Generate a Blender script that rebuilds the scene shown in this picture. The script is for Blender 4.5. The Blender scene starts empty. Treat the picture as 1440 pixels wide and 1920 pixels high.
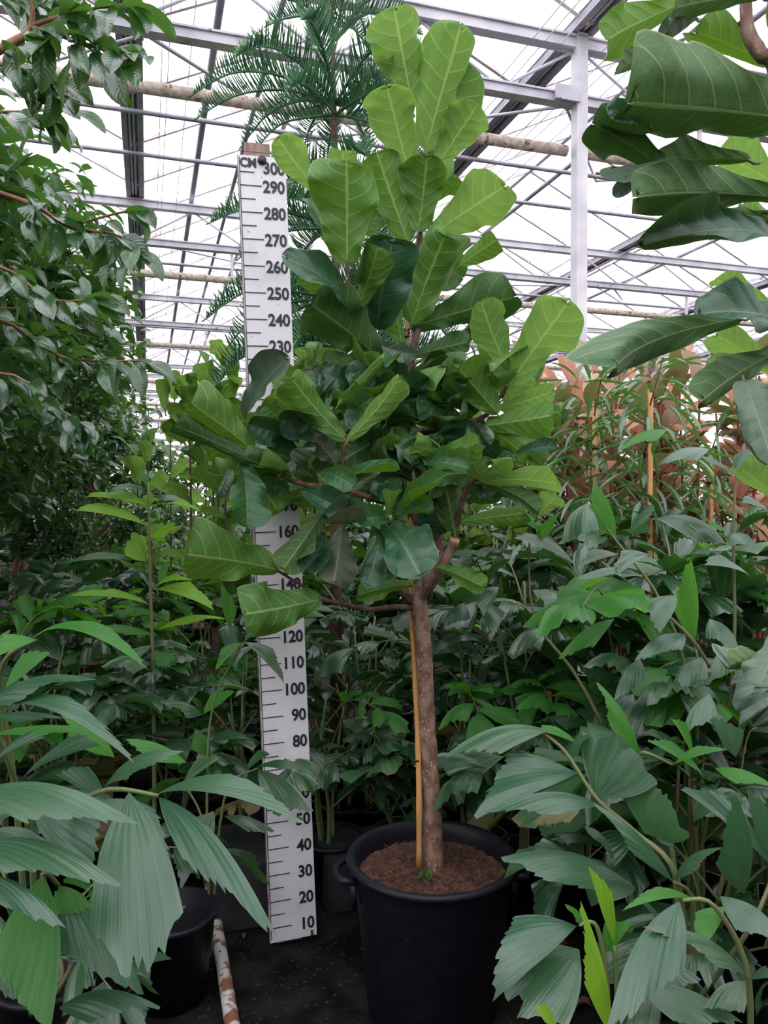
import bpy, bmesh, math, random
from mathutils import Vector, Matrix, noise
R = random.Random(11)
sc = bpy.context.scene
col = sc.collection
PI = math.pi
# ------------------------------------------------------------------ camera
F = 1442.0
PITCH = math.atan(20 / F)
CAMZ = 1.70
cd = bpy.data.cameras.new('camera'); cam = bpy.data.objects.new('camera', cd); col.objects.link(cam)
cam.location = (0, 0, CAMZ); cam.rotation_euler = (PI / 2 - PITCH, 0, 0)
cd.sensor_fit = 'VERTICAL'; cd.sensor_height = 36; cd.lens = 36 * F / 1920
cd.clip_start = .05; cd.clip_end = 400
sc.camera = cam
# ------------------------------------------------------------------ sky and exposure
wd = bpy.data.worlds.new('world'); sc.world = wd; wd.use_nodes = True
wn = wd.node_tree; bg = wn.nodes['Background']; bg.inputs[0].default_value = (.985, .965, 1.0, 1)
_g = wn.nodes.new('ShaderNodeTexCoord'); _s = wn.nodes.new('ShaderNodeSeparateXYZ'); _m = wn.nodes.new('ShaderNodeMapRange')   # overcast sky: zenith about 2.6 times the horizon
wn.links.new(_g.outputs['Generated'], _s.inputs[0]); wn.links.new(_s.outputs[2], _m.inputs[0])
_m.inputs[1].default_value = 0; _m.inputs[2].default_value = 1; _m.inputs[3].default_value = 1.2; _m.inputs[4].default_value = 3.9
wn.links.new(_m.outputs[0], bg.inputs[1])
sc.view_settings.view_transform = 'Standard'; sc.view_settings.look = 'None'
sc.view_settings.exposure = 0.3; sc.view_settings.gamma = 1.0; sc.view_settings.use_curve_mapping = False
sd = bpy.data.lights.new('sun', 'SUN'); sun = bpy.data.objects.new('sun', sd); col.objects.link(sun)
sd.energy = 1.2; sd.angle = math.radians(50); sd.color = (1, .98, .96)
sun.rotation_euler = (math.radians(38), math.radians(-22), 0)

def W(px, py, Y):
    dx = (px - 720) / F; dy = -(py - 960) / F
    c, s = math.cos(PITCH), math.sin(PITCH)
    v = Vector((dx, c + s * dy, -s + c * dy))
    return Vector((0, 0, CAMZ)) + v * (Y / v.y)
AX = math.radians(17.1)           # the greenhouse's long axis turns this far left of the view
CA, SA = math.cos(AX), math.sin(AX)
def G(x, y, z=0): return Vector((x * CA - y * SA, x * SA + y * CA, z))

# ------------------------------------------------------------------ materials
def mat(name):
    m = bpy.data.materials.new(name); m.use_nodes = True
    nt = m.node_tree
    for n in list(nt.nodes): nt.nodes.remove(n)
    return m, nt
def N(nt, t, **k):
    n = nt.nodes.new(t)
    for a, b in k.items(): setattr(n, a, b)
    return n
def mth(nt, op, a, b=None, c=None):
    n = nt.nodes.new('ShaderNodeMath'); n.operation = op
    for i, x in enumerate((a, b, c)):
        if x is None: continue
        if isinstance(x, (int, float)): n.inputs[i].default_value = x
        else: nt.links.new(x, n.inputs[i])
    return n.outputs[0]
def mixc(nt, f, a, b):
    n = nt.nodes.new('ShaderNodeMix'); n.data_type = 'RGBA'
    for i, x in ((0, f), (6, a), (7, b)):
        if isinstance(x, (int, float)): n.inputs[i].default_value = x
        elif isinstance(x, tuple): n.inputs[i].default_value = (*x[:3], 1)
        else: nt.links.new(x, n.inputs[i])
    return n.outputs[2]
def sstep(nt, x, lo, hi, a=1.0, b=0.0):
    n = nt.nodes.new('ShaderNodeMapRange'); n.interpolation_type = 'SMOOTHSTEP'
    nt.links.new(x, n.inputs[0])
    for i, v in ((1, lo), (2, hi), (3, a), (4, b)): n.inputs[i].default_value = v
    return n.outputs[0]

def leaf_mat(name, top, top2, under, trans, rough=.34, tw=.3, style='oval', vein=(.55, .62, .3), nlat=9, veinw=.09, veinmix=.7, spec=.5, brown=0.0, uvar=.3):
    m, nt = mat(name); L = nt.links
    out = N(nt, 'ShaderNodeOutputMaterial'); p = N(nt, 'ShaderNodeBsdfPrincipled'); tr = N(nt, 'ShaderNodeBsdfTranslucent'); mx = N(nt, 'ShaderNodeMixShader')
    geo = N(nt, 'ShaderNodeNewGeometry'); oi = N(nt, 'ShaderNodeObjectInfo'); uv = N(nt, 'ShaderNodeUVMap'); sp = N(nt, 'ShaderNodeSeparateXYZ')
    L.new(uv.outputs[0], sp.inputs[0])
    rnd = mth(nt, 'FRACT', mth(nt, 'ADD', oi.outputs['Random'], geo.outputs['Random Per Island']))
    c = mixc(nt, rnd, top, top2)
    u = mth(nt, 'ABSOLUTE', mth(nt, 'SUBTRACT', mth(nt, 'MULTIPLY', sp.outputs[0], 2), 1))
    v = sp.outputs[1]
    if style == 'fan':
        wv = mth(nt, 'SINE', mth(nt, 'MULTIPLY', sp.outputs[0], nlat * 2 * PI))
        h = mth(nt, 'MULTIPLY_ADD', wv, .5, .5)
        fine = mth(nt, 'SINE', mth(nt, 'MULTIPLY', sp.outputs[0], nlat * 7 * PI))
        ht = mth(nt, 'MULTIPLY_ADD', fine, .15, h)
        vm = mth(nt, 'MULTIPLY', sstep(nt, h, .0, .25), veinmix)
    else:
        side = mth(nt, 'MULTIPLY', mth(nt, 'GREATER_THAN', sp.outputs[0], .5), .45)
        cur = mth(nt, 'MULTIPLY', mth(nt, 'POWER', u, 1.35), .2)
        ph = mth(nt, 'ADD', mth(nt, 'MULTIPLY', mth(nt, 'SUBTRACT', mth(nt, 'POWER', v, 1.12), cur), nlat), side)
        d = mth(nt, 'ABSOLUTE', mth(nt, 'SUBTRACT', mth(nt, 'FRACT', mth(nt, 'ADD', ph, 10)), .5))   # 0 on the vein
        lat = mth(nt, 'MULTIPLY', sstep(nt, d, veinw * .3, veinw), sstep(nt, u, .8, 1.0))
        mid = sstep(nt, u, .022, .06)
        vo = N(nt, 'ShaderNodeTexVoronoi', feature='DISTANCE_TO_EDGE'); vo.inputs['Scale'].default_value = 1.0
        mp = N(nt, 'ShaderNodeMapping'); L.new(uv.outputs[0], mp.inputs[0]); mp.inputs['Scale'].default_value = (16, 26, 1); L.new(mp.outputs[0], vo.inputs['Vector'])
        net = mth(nt, 'MULTIPLY', sstep(nt, vo.outputs[0], .0, .07), .22)
        vm0 = mth(nt, 'MAXIMUM', mth(nt, 'MAXIMUM', mid, mth(nt, 'MULTIPLY', lat, .8)), mth(nt, 'MAXIMUM', net, mth(nt, 'MULTIPLY', sstep(nt, u, .955, .99, 0, 1), .7)))
        vm = mth(nt, 'MULTIPLY', vm0, veinmix)
        ht = mth(nt, 'ADD', mth(nt, 'MULTIPLY', sstep(nt, d, 0, .5, 0, 1), .8), mth(nt, 'MULTIPLY', vm0, -.35))
    nz = N(nt, 'ShaderNodeTexNoise'); nz.inputs['Scale'].default_value = 5; nz.inputs['Detail'].default_value = 3
    L.new(uv.outputs[0], nz.inputs['Vector'])
    c = mixc(nt, mth(nt, 'MULTIPLY', sstep(nt, nz.outputs[0], .35, .7, 0, 1), uvar), c, tuple(x * .6 for x in top))
    if brown > 0:
        e = mth(nt, 'MULTIPLY', sstep(nt, mth(nt, 'ADD', v, mth(nt, 'MULTIPLY', nz.outputs[0], .3)), 1.1, 1.22, 0, 1), mth(nt, 'GREATER_THAN', rnd, 1 - brown))
        c = mixc(nt, e, c, (.22, .1, .04))
    ct = mixc(nt, vm, c, mixc(nt, .35, c, vein))
    cu = mixc(nt, vm, mixc(nt, mth(nt, 'MULTIPLY', rnd, .5), under, top2), vein)
    cc = mixc(nt, geo.outputs['Backfacing'], ct, cu)
    L.new(cc, p.inputs['Base Color'])
    rg = mth(nt, 'MULTIPLY_ADD', geo.outputs['Backfacing'], .25, rough)
    L.new(rg, p.inputs['Roughness']); p.inputs['Specular IOR Level'].default_value = spec
    bp = N(nt, 'ShaderNodeBump'); bp.inputs['Strength'].default_value = .22 if style == 'fan' else (.4 if style == 'fiddle' else .1); bp.inputs['Distance'].default_value = .003 if style == 'fan' else .005
    L.new(ht, bp.inputs['Height']); L.new(bp.outputs[0], p.inputs['Normal']); 
    tc = mixc(nt, mth(nt, 'MULTIPLY', vm, .5), trans, tuple(min(1, x * 1.5) for x in trans))
    L.new(tc, tr.inputs[0])
    mx.inputs[0].default_value = tw
    L.new(p.outputs[0], mx.inputs[1]); L.new(tr.outputs[0], mx.inputs[2]); L.new(mx.outputs[0], out.inputs[0])
    return m

def surf(name, c1, c2=None, rough=.5, scale=8, metal=0, bump=0, detail=4, lo=.35, hi=.65, stretch=None, spec=.5, c3=None, s3=40, lo3=.62, hi3=.7):
    m, nt = mat(name); L = nt.links
    out = N(nt, 'ShaderNodeOutputMaterial'); p = N(nt, 'ShaderNodeBsdfPrincipled'); L.new(p.outputs[0], out.inputs[0])
    p.inputs['Roughness'].default_value = rough; p.inputs['Metallic'].default_value = metal; p.inputs['Specular IOR Level'].default_value = spec
    if c2 is None: p.inputs['Base Color'].default_value = (*c1, 1); return m
    tc = N(nt, 'ShaderNodeTexCoord'); mp = N(nt, 'ShaderNodeMapping'); L.new(tc.outputs['Object'], mp.inputs[0])
    if stretch: mp.inputs['Scale'].default_value = stretch
    nz = N(nt, 'ShaderNodeTexNoise'); nz.inputs['Scale'].default_value = scale; nz.inputs['Detail'].default_value = detail; L.new(mp.outputs[0], nz.inputs['Vector'])
    c = mixc(nt, sstep(nt, nz.outputs[0], lo, hi, 0, 1), c1, c2)
    if c3:
        n3 = N(nt, 'ShaderNodeTexNoise'); n3.inputs['Scale'].default_value = s3; n3.inputs['Detail'].default_value = 2; L.new(mp.outputs[0], n3.inputs['Vector'])
        c = mixc(nt, sstep(nt, n3.outputs[0], lo3, hi3, 0, 1), c, c3)
    L.new(c, p.inputs['Base Color'])
    if bump:
        b = N(nt, 'ShaderNodeBump'); b.inputs['Strength'].default_value = bump; b.inputs['Distance'].default_value = .01
        L.new(nz.outputs[0], b.inputs['Height']); L.new(b.outputs[0], p.inputs['Normal'])
    return m

M = {}
M['fiddle'] = leaf_mat('fiddle_leaf_green', (.02, .1, .036), (.035, .14, .042), (.075, .19, .02), (.18, .38, .025), rough=.36, tw=.22, style='fiddle', vein=(.36, .46, .14), nlat=6, veinw=.05, veinmix=.7, spec=.5)
M['fiddle_young'] = leaf_mat('fiddle_leaf_young', (.045, .16, .028), (.07, .21, .035), (.13, .26, .045), (.27, .48, .085), rough=.42, tw=.4, style='fiddle', vein=(.5, .6, .2), nlat=6, veinw=.05, veinmix=.7, spec=.4)
M['fiddle_dark'] = leaf_mat('fiddle_leaf_dark', (.014, .07, .036), (.026, .1, .045), (.045, .115, .018), (.08, .2, .018), rough=.36, tw=.1, style='fiddle', vein=(.3, .36, .13), nlat=6, veinw=.045, veinmix=.65, spec=.55)
M['fiddle_grey'] = leaf_mat('fiddle_leaf_grey', (.07, .13, .09), (.1, .16, .1), (.13, .15, .1), (.1, .15, .05), rough=.42, tw=.1, style='fiddle', vein=(.4, .42, .28), nlat=6, veinw=.045, veinmix=.5)
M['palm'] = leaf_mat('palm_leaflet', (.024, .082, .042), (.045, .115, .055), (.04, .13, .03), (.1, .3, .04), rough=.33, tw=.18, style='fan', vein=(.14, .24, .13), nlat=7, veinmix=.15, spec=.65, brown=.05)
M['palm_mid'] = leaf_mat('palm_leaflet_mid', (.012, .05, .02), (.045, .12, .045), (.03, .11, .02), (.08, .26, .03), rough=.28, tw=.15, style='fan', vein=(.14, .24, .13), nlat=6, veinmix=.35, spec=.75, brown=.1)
M['palm_green'] = leaf_mat('palm_leaflet_green', (.04, .17, .03), (.06, .24, .035), (.06, .24, .02), (.2, .55, .03), rough=.42, tw=.4, style='fan', vein=(.1, .3, .05), nlat=7, veinmix=.4, spec=.4)
M['palm_yellow'] = leaf_mat('palm_leaflet_yellow', (.15, .36, .03), (.22, .46, .04), (.17, .42, .03), (.5, .85, .05), rough=.45, tw=.42, style='fan', vein=(.3, .5, .1), nlat=7, veinmix=.5, spec=.4)
M['palm_old'] = leaf_mat('palm_leaflet_old', (.16, .2, .06), (.24, .17, .08), (.2, .2, .08), (.3, .3, .05), rough=.5, tw=.25, style='fan', vein=(.25, .25, .1), nlat=7, veinmix=.4, brown=.9)
M['ficus'] = leaf_mat('ficus_leaf', (.02, .07, .028), (.045, .12, .045), (.06, .17, .035), (.15, .38, .04), rough=.24, tw=.2, style='oval', vein=(.2, .3, .1), nlat=10, veinw=.08, veinmix=.25, spec=1.0, uvar=.15)
M['narrow'] = leaf_mat('narrow_leaf', (.06, .13, .075), (.17, .27, .17), (.07, .19, .05), (.15, .38, .05), rough=.34, tw=.22, style='oval', vein=(.2, .3, .12), nlat=12, veinmix=.3, spec=.7, uvar=.1)
M['rubber_red'] = leaf_mat('rubber_leaf_red', (.8, .5, .3), (.35, .09, .07), (.75, .45, .33), (.95, .5, .32), rough=.3, tw=.4, style='oval', vein=(.6, .08, .08), nlat=11, veinw=.07, veinmix=.5)
M['rubber_green'] = leaf_mat('rubber_leaf_green', (.06, .07, .05), (.6, .5, .35), (.4, .3, .24), (.7, .5, .35), rough=.3, tw=.3, style='oval', vein=(.5, .2, .12), nlat=11, veinw=.07, veinmix=.4)
M['rubber_dark'] = leaf_mat('rubber_leaf_dark', (.03, .08, .04), (.16, .05, .05), (.1, .14, .06), (.3, .35, .1), rough=.28, tw=.25, style='oval', vein=(.4, .12, .1), nlat=11, veinw=.07, veinmix=.4, spec=.8)
M['pine'] = surf('pine_green', (.09, .25, .09), (.04, .14, .07), .6, 14)
M['bark'] = surf('fig_bark', (.13, .062, .045), (.27, .17, .125), .8, 30, bump=.6, stretch=(1, 1, .6), c3=(.4, .3, .24), s3=130, lo3=.6, hi3=.7)
M['bark_dark'] = surf('branch_bark', (.07, .03, .022), (.15, .08, .06), .8, 40, bump=.5)
M['ficus_bark'] = surf('ficus_bark', (.2, .08, .05), (.33, .17, .11), .8, 12, bump=.4, stretch=(1, 1, .15))
M['stem'] = surf('palm_stem', (.1, .16, .05), (.17, .15, .07), .55, 10, stretch=(1, 1, .2))
M['petiole'] = surf('petiole', (.14, .12, .05), (.1, .16, .04), .5, 10)
M['cane'] = surf('bamboo_cane', (.56, .29, .085), (.42, .2, .06), .5, 9, stretch=(1, 1, .2), c3=(.18, .09, .04), s3=9, lo3=.64, hi3=.7)
M['tie'] = surf('black_tie', (.01, .01, .012))
M['pot'] = surf('black_plastic', (.006, .006, .011), (.009, .009, .016), .5, 25, bump=.1, spec=.3, c3=(.05, .05, .055), s3=90, lo3=.7, hi3=.78)
M['soil'] = surf('coir_soil', (.055, .022, .014), (.15, .062, .04), .95, 45, bump=1.0, c3=(.05, .03, .02), s3=60, lo3=.5, hi3=.6)
M['fibre'] = surf('coir_fibre', (.16, .075, .045), (.07, .03, .02), .9, 30)
M['floor'] = surf('wet_ground', (.006, .006, .007), (.02, .019, .018), .95, 6, bump=.6, detail=8, spec=.03, c3=(.06, .05, .035), s3=55, lo3=.62, hi3=.7)
M['litter'] = surf('dead_leaf', (.16, .07, .035), (.08, .04, .025), .8, 20)
M['steel'] = surf('galvanised_steel', (.58, .56, .62), (.45, .43, .5), .45, 5, metal=.15, c3=(.25, .16, .13), s3=12, lo3=.66, hi3=.74)
M['steel_dark'] = surf('dark_steel', (.3, .28, .34), (.4, .38, .44), .5, 5, metal=.2)
M['alu'] = surf('aluminium', (.7, .68, .72), (.55, .53, .58), .4, 4)
M['glaze_bar'] = surf('glazing_bar', (.75, .7, .72), (.6, .5, .52), .5, 9)
M['lime_pipe'] = surf('lime_crusted_pipe', (.42, .33, .27), (.62, .55, .47), .9, 26, bump=.7, c3=(.2, .1, .07), s3=14, lo3=.6, hi3=.68)
M['rust_pipe'] = surf('rusty_white_pipe', (.55, .52, .5), (.2, .085, .045), .7, 16, lo=.46, hi=.56, stretch=(1, 1, .35), c3=(.12, .05, .03), s3=45, lo3=.6, hi3=.7)
M['board'] = surf('white_board', (.74, .72, .77), (.6, .58, .62), .45, 5, lo=.5, hi=.75, c3=(.12, .11, .12), s3=75, lo3=.725, hi3=.75)
M['ink'] = surf('black_ink', (.022, .02, .03), rough=.5)
M['edge'] = surf('board_edge', (.35, .32, .33), (.12, .1, .1), .7, 30)
M['wood'] = surf('weathered_wood', (.34, .23, .19), (.22, .14, .12), .8, 25, stretch=(2, 2, .2))
M['block'] = surf('dark_block', (.012, .012, .016), (.025, .024, .03), .8, 12, bump=.3)
M['blackdark'] = surf('dark_hose', (.02, .02, .022), rough=.5)
m, nt = mat('roof_glass'); M['glass'] = m
out = N(nt, 'ShaderNodeOutputMaterial'); tb = N(nt, 'ShaderNodeBsdfTransparent'); tb.inputs[0].default_value = (.93, .93, .95, 1)
gb = N(nt, 'ShaderNodeBsdfGlossy'); gb.inputs['Roughness'].default_value = .05; ms = N(nt, 'ShaderNodeMixShader'); ms.inputs[0].default_value = .05
nt.links.new(tb.outputs[0], ms.inputs[1]); nt.links.new(gb.outputs[0], ms.inputs[2]); nt.links.new(ms.outputs[0], out.inputs[0])

# ------------------------------------------------------------------ object helpers
ORG = {}
def root(name, loc, label=None, cat=None, group=None, kind=None):
    o = bpy.data.objects.new(name, None); o.location = loc; o.empty_display_size = .1; col.objects.link(o)
    ORG[o.name] = Vector(loc)
    if label: o['label'] = label
    if cat: o['category'] = cat
    if group: o['group'] = group
    if kind: o['kind'] = kind
    return o
def link(name, me, parent=None, mtx=None, label=None, kind=None):
    o = bpy.data.objects.new(name, me); col.objects.link(o)
    if parent is not None:
        o.parent = parent
        if parent.name in ORG: o.matrix_parent_inverse = Matrix.Translation(-ORG[parent.name])
    if mtx is not None: o.matrix_basis = mtx
    if label: o['label'] = label
    if kind: o['kind'] = kind
    return o
def tag(o, label=None, cat=None, group=None, kind=None):
    for k, v in (('label', label), ('category', cat), ('group', group), ('kind', kind)):
        if v: o[k] = v
    return o
def mesh(name, vs, fs, m, uvs=None, smooth=True):
    me = bpy.data.meshes.new(name); me.from_pydata([tuple(v) for v in vs], [], fs)
    for x in (m if isinstance(m, (list, tuple)) else [m]): me.materials.append(x)
    if uvs:
        ul = me.uv_layers.new(name='UVMap'); lv = [0] * len(me.loops); me.loops.foreach_get('vertex_index', lv)
        flat = [0.0] * (2 * len(lv))
        for i, k in enumerate(lv): flat[2 * i], flat[2 * i + 1] = uvs[k]
        ul.data.foreach_set('uv', flat)
    if smooth: me.polygons.foreach_set('use_smooth', [True] * len(me.polygons))
    me.update(); return me
class MB:
    def __init__(s): s.v = []; s.f = []
    def box(s, c, d, rot=None):
        b = len(s.v); c = Vector(c)
        for x in (-.5, .5):
            for y in (-.5, .5):
                for z in (-.5, .5):
                    p = Vector((x * d[0], y * d[1], z * d[2])); p = rot @ p if rot else p
                    s.v.append(c + p)
        s.f += [tuple(b + i for i in q) for q in ((0, 1, 3, 2), (4, 6, 7, 5), (0, 4, 5, 1), (2, 3, 7, 6), (0, 2, 6, 4), (1, 5, 7, 3))]
        return s
    def bar(s, a, b, w, h, up=Vector((0, 0, 1))):
        a, b = Vector(a), Vector(b); t = (b - a).normalized(); x = t.cross(up)
        if x.length < 1e-4: x = t.cross(Vector((0, 1, 0)))
        x.normalize(); n = x.cross(t)
        k = len(s.v)
        for p in (a, b):
            for i, j in ((-1, -1), (1, -1), (1, 1), (-1, 1)): s.v.append(p + x * i * w / 2 + n * j * h / 2)
        s.f += [(k, k + 1, k + 5, k + 4), (k + 1, k + 2, k + 6, k + 5), (k + 2, k + 3, k + 7, k + 6), (k + 3, k, k + 4, k + 7), (k + 3, k + 2, k + 1, k), (k + 4, k + 5, k + 6, k + 7)]
        return s
    def tube(s, pts, rad, n=8, cap=True, jit=0, rj=None):
        pts = [Vector(p) for p in pts]; m_ = len(pts)
        rad = rad if isinstance(rad, (list, tuple)) else [rad] * m_
        k = len(s.v); ref = None
        for i, p in enumerate(pts):
            t = (pts[min(i + 1, m_ - 1)] - pts[max(i - 1, 0)])
            t = t.normalized() if t.length > 1e-9 else Vector((0, 0, 1))
            if ref is None: ref = t.orthogonal().normalized()
            x = (ref - t * ref.dot(t))
            x = x.normalized() if x.length > 1e-6 else t.orthogonal().normalized()
            ref = x; y = t.cross(x)
            for j in range(n):
                a = 2 * PI * j / n; r = rad[i] * (1 + (rj or R).uniform(-jit, jit) if jit else 1)
                s.v.append(p + (x * math.cos(a) + y * math.sin(a)) * r)
        for i in range(m_ - 1):
            for j in range(n):
                a = k + i * n + j; b = k + i * n + (j + 1) % n
                s.f.append((a, b, b + n, a + n))
        if cap:
            s.f.append(tuple(k + j for j in reversed(range(n)))); s.f.append(tuple(k + (m_ - 1) * n + j for j in range(n)))
        return s
    def lathe(s, prof, n=48, c=(0, 0, 0), ell=1):
        k = len(s.v); c = Vector(c)
        for r, z in prof:
            for j in range(n):
                a = 2 * PI * j / n; s.v.append(c + Vector((r * math.cos(a), r * math.sin(a) * ell, z)))
        for i in range(len(prof) - 1):
            for j in range(n):
                a = k + i * n + j; b = k + i * n + (j + 1) % n
                s.f.append((a, b, b + n, a + n))
        return s
    def build(s, name, m, parent=None, smooth=True, kind=None, label=None):
        return link(name, mesh(name, s.v, s.f, m, smooth=smooth), parent, kind=kind, label=label)
def spline(pts, sub=5):
    pts = [Vector(p) for p in pts]; o = []
    for i in range(len(pts) - 1):
        a, b, c, d = pts[max(i - 1, 0)], pts[i], pts[i + 1], pts[min(i + 2, len(pts) - 1)]
        for k in range(sub):
            t = k / sub
            o.append(.5 * ((2 * b) + (c - a) * t + (2 * a - 5 * b + 4 * c - d) * t * t + (3 * b - a - 3 * c + d) * t ** 3))
    o.append(pts[-1]); return o
def lerp1(pts, t):
    for (a, x), (b, y) in zip(pts, pts[1:]):
        if t <= b:
            k = (t - a) / (b - a); return x + (y - x) * k
    return pts[-1][1]

# ------------------------------------------------------------------ leaf shapes: flat (a across, b along, z) and uv
FP = [(0, .05), (.025, .24), (.09, .4), (.2, .5), (.33, .6), (.48, .8), (.6, .95), (.72, 1.0), (.82, .97), (.9, .85), (.95, .68), (.98, .42), (1, .03)]
def shape_fiddle(rr, wave=.1, fold=.15, nu=10, nv=18, curl=0, tipc=0):
    vs, fs, uv = [], [], []
    p1, p2, p3, p4 = (rr.uniform(0, 6.28) for _ in range(4)); f1, f2 = rr.uniform(1.3, 2.3), rr.uniform(1.4, 2.5); asym = rr.uniform(-.12, .12)
    cl, cr = curl * rr.uniform(0, 2.2), curl * rr.uniform(0, 2.2); hb = rr.uniform(.5, .95); ew = rr.uniform(.04, .1) if nu > 8 else .03
    for j in range(nv + 1):
        v = .5 - .5 * math.cos(PI * j / nv) if j > nv * .5 else j / nv
        w = lerp1(FP, v)
        for i in range(nu + 1):
            u = -1 + 2 * i / nu; au = abs(u); sg = 1 if u > 0 else -1
            ph, f = (p1, f1) if u > 0 else (p2, f2)
            edge = 1 + ew * math.sin(8 * v + ph * 2) + .03 * math.sin(19 * v + p4)
            a = u * w * .5 * edge * (1 + sg * asym)
            z = fold * au * w * .5 + wave * au ** 2.2 * w * (math.sin(2 * PI * f * v + ph) + .5 * math.sin(2 * PI * (f * 2.1) * v + p3))
            q = (v ** 1.12 - .2 * au ** 1.35) * 6 + (.45 if u > 0 else 0)
            z += .018 * w * math.sin(PI * min(1, au * 1.15)) * -math.cos(2 * PI * q)
            c_ = (cr if u > 0 else cl) * math.exp(-((v - hb) / .35) ** 2)
            z += c_ * max(0, au - .45) ** 1.6 * w; a *= 1 - .35 * abs(c_) * max(0, au - .45) * 1.5
            z += tipc * max(0, v - .7) ** 2 * 4
            b = v - .04 * (1 - au) * (v > .97) - (.03 * au if v < .05 else 0)
            vs.append((a, b, z)); uv.append(((u + 1) / 2, v))
    for j in range(nv):
        for i in range(nu):
            k = j * (nu + 1) + i; fs.append((k, k + 1, k + nu + 2, k + nu + 1))
    return vs, fs, uv
def shape_fan(rr, kind='half', nk=14, nr=7, pleat=.035, jag=.05, spread=1.0):
    """fishtail leaflet: ribs from one point to a ragged slanting end"""
    vs, fs, uv = [], [], []; sg = rr.choice((-1, 1)); tip = rr.uniform(.42, .6); pu = rr.uniform(0, 6.28); au_ = rr.uniform(.03, .07); bow = rr.uniform(.08, .16)
    for k in range(nk + 1):
        t = k / nk
        if kind == 'half':
            ex = (-.2 + .74 * t ** .75) * spread; ey = 1 - (1 - tip) * t ** .95
            bulge = -.17 * (1 - t) + .1 * t
        else:
            ex = (t - .5) * spread; ey = 1 - .3 * abs(t - .5) * 2 + (-.12 if abs(t - .5) < .05 else 0)
            bulge = (t - .5) * .25
        e = rr.uniform(-1, .7) * jag * (0 if k == 0 and kind == 'half' else 1); ex2, ey2 = ex * (1 + e), ey * (1 + e)
        for i in range(nr + 1):
            r = i / nr; rr_ = r if i < nr else 1
            x = ex2 * r ** 1.15 + bulge * math.sin(PI * r ** .9) * (1 if kind != 'half' else 1)
            y = ey2 * r
            z = pleat * ((-1) ** k) * math.sin(min(1, r * 1.4) * PI / 2) * .6 - bow * (t - .4) ** 2 * r + au_ * math.sin(7 * t + pu + 1.5 * r) * r
            vs.append((x * sg, y, z)); uv.append((t, r))
    for k in range(nk):
        for i in range(nr):
            a = k * (nr + 1) + i; q = (a, a + nr + 1, a + nr + 2, a + 1)
            fs.append(q if sg > 0 else q[::-1])
    return vs, fs, uv
def shape_oval(rr, nu=4, nv=6, fold=.2, wave=.04, widest=.5, tipw=.0):
    vs, fs, uv = [], [], []; p = rr.uniform(0, 6)
    for j in range(nv + 1):
        v = j / nv
        w = math.sin(PI * v ** (math.log(.5) / math.log(widest))) ** .75 if 0 < v < 1 else 0.03
        for i in range(nu + 1):
            u = -1 + 2 * i / nu
            vs.append((u * w * .5, v, fold * abs(u) * w * .5 + wave * u * u * math.sin(7 * v + p + (u > 0) * 2))); uv.append(((u + 1) / 2, v))
    for j in range(nv):
        for i in range(nu):
            k = j * (nu + 1) + i; fs.append((k, k + 1, k + nu + 2, k + nu + 1))
    return vs, fs, uv
def bend(shape, base, tip, width, n, bow=.1, twist=0):
    vs, fs, uv = shape; base, tip = Vector(base), Vector(tip); n = Vector(n)
    t0 = tip - base; L = t0.length; t0.normalize()
    n = (n - t0 * n.dot(t0)); n = n.normalized() if n.length > 1e-5 else t0.orthogonal().normalized()
    s0 = t0.cross(n)
    P1 = (base + tip) / 2 + n * bow * L * 2
    o = []
    for a, b, z in vs:
        bb = b
        P = base * (1 - bb) ** 2 + P1 * 2 * bb * (1 - bb) + tip * bb * bb
        T = ((P1 - base) * (1 - bb) + (tip - P1) * bb).normalized()
        nn = s0.cross(T) if True else n
        nn.normalize(); s = s0
        if twist:
            q = Matrix.Rotation(twist * bb, 3, T); s = q @ s0; nn = q @ nn
        o.append(P + s * a * width + nn * z * width)
    return o, fs, uv

def hero(name, parent, m, kind, b, t, w, n, bow=.08, twist=0, petiole=None, pr=.004, seed=0, label=None, **kw):
    rr = random.Random(seed * 7919 + 13)
    if kind == 'fiddle': sh = shape_fiddle(rr, **kw)
    elif kind in ('half', 'fan'): sh = shape_fan(rr, kind, **kw)
    else: sh = shape_oval(rr, **kw)
    vs, fs, uv = bend(sh, b, t, w, n, bow, twist)
    mats = [m]
    if petiole is not None:
        q = MB(); q.v = vs; nf = len(fs); q.f = list(fs); k0 = len(vs)
        q.tube([petiole, (Vector(petiole) + Vector(b)) / 2 - Vector((0, 0, .004)), b], [pr, pr * .85, pr * .8], 5)
        uv = uv + [(0, 0)] * (len(q.v) - k0); vs, fs2 = q.v, q.f
        me = mesh(name, vs, fs2, [m, M['petiole']], uv)
        for i in range(nf, len(fs2)): me.polygons[i].material_index = 1
    else: me = mesh(name, vs, fs, mats, uv)
    return link(name, me, parent, label=label)

# unit templates: base at the origin, along +Y, upper face +Z, width 1
def template(name, m, shape, bow):
    vs, fs, uv = bend(shape, (0, 0, 0), (0, 1, 0), 1.0, (0, 0, 1), bow)
    return mesh(name, vs, fs, m, uv)
def frame(b, t, w, n):
    b, t, n = Vector(b), Vector(t), Vector(n); y = t - b; L = y.length; y.normalize()
    n = n - y * n.dot(y); n = n.normalized() if n.length > 1e-5 else y.orthogonal().normalized()
    x = y.cross(n)
    return Matrix(((x.x * w, y.x * L, n.x * L, b.x), (x.y * w, y.y * L, n.y * L, b.y), (x.z * w, y.z * L, n.z * L, b.z), (0, 0, 0, 1)))

# ================================================================== STRUCTURE
fl = MB(); fl.v = [G(-30, -8), G(30, -8), G(30, 70), G(-30, 70)]; fl.f = [(0, 1, 2, 3)]
tag(fl.build('floor', M['floor'], smooth=False), kind='structure')

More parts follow.
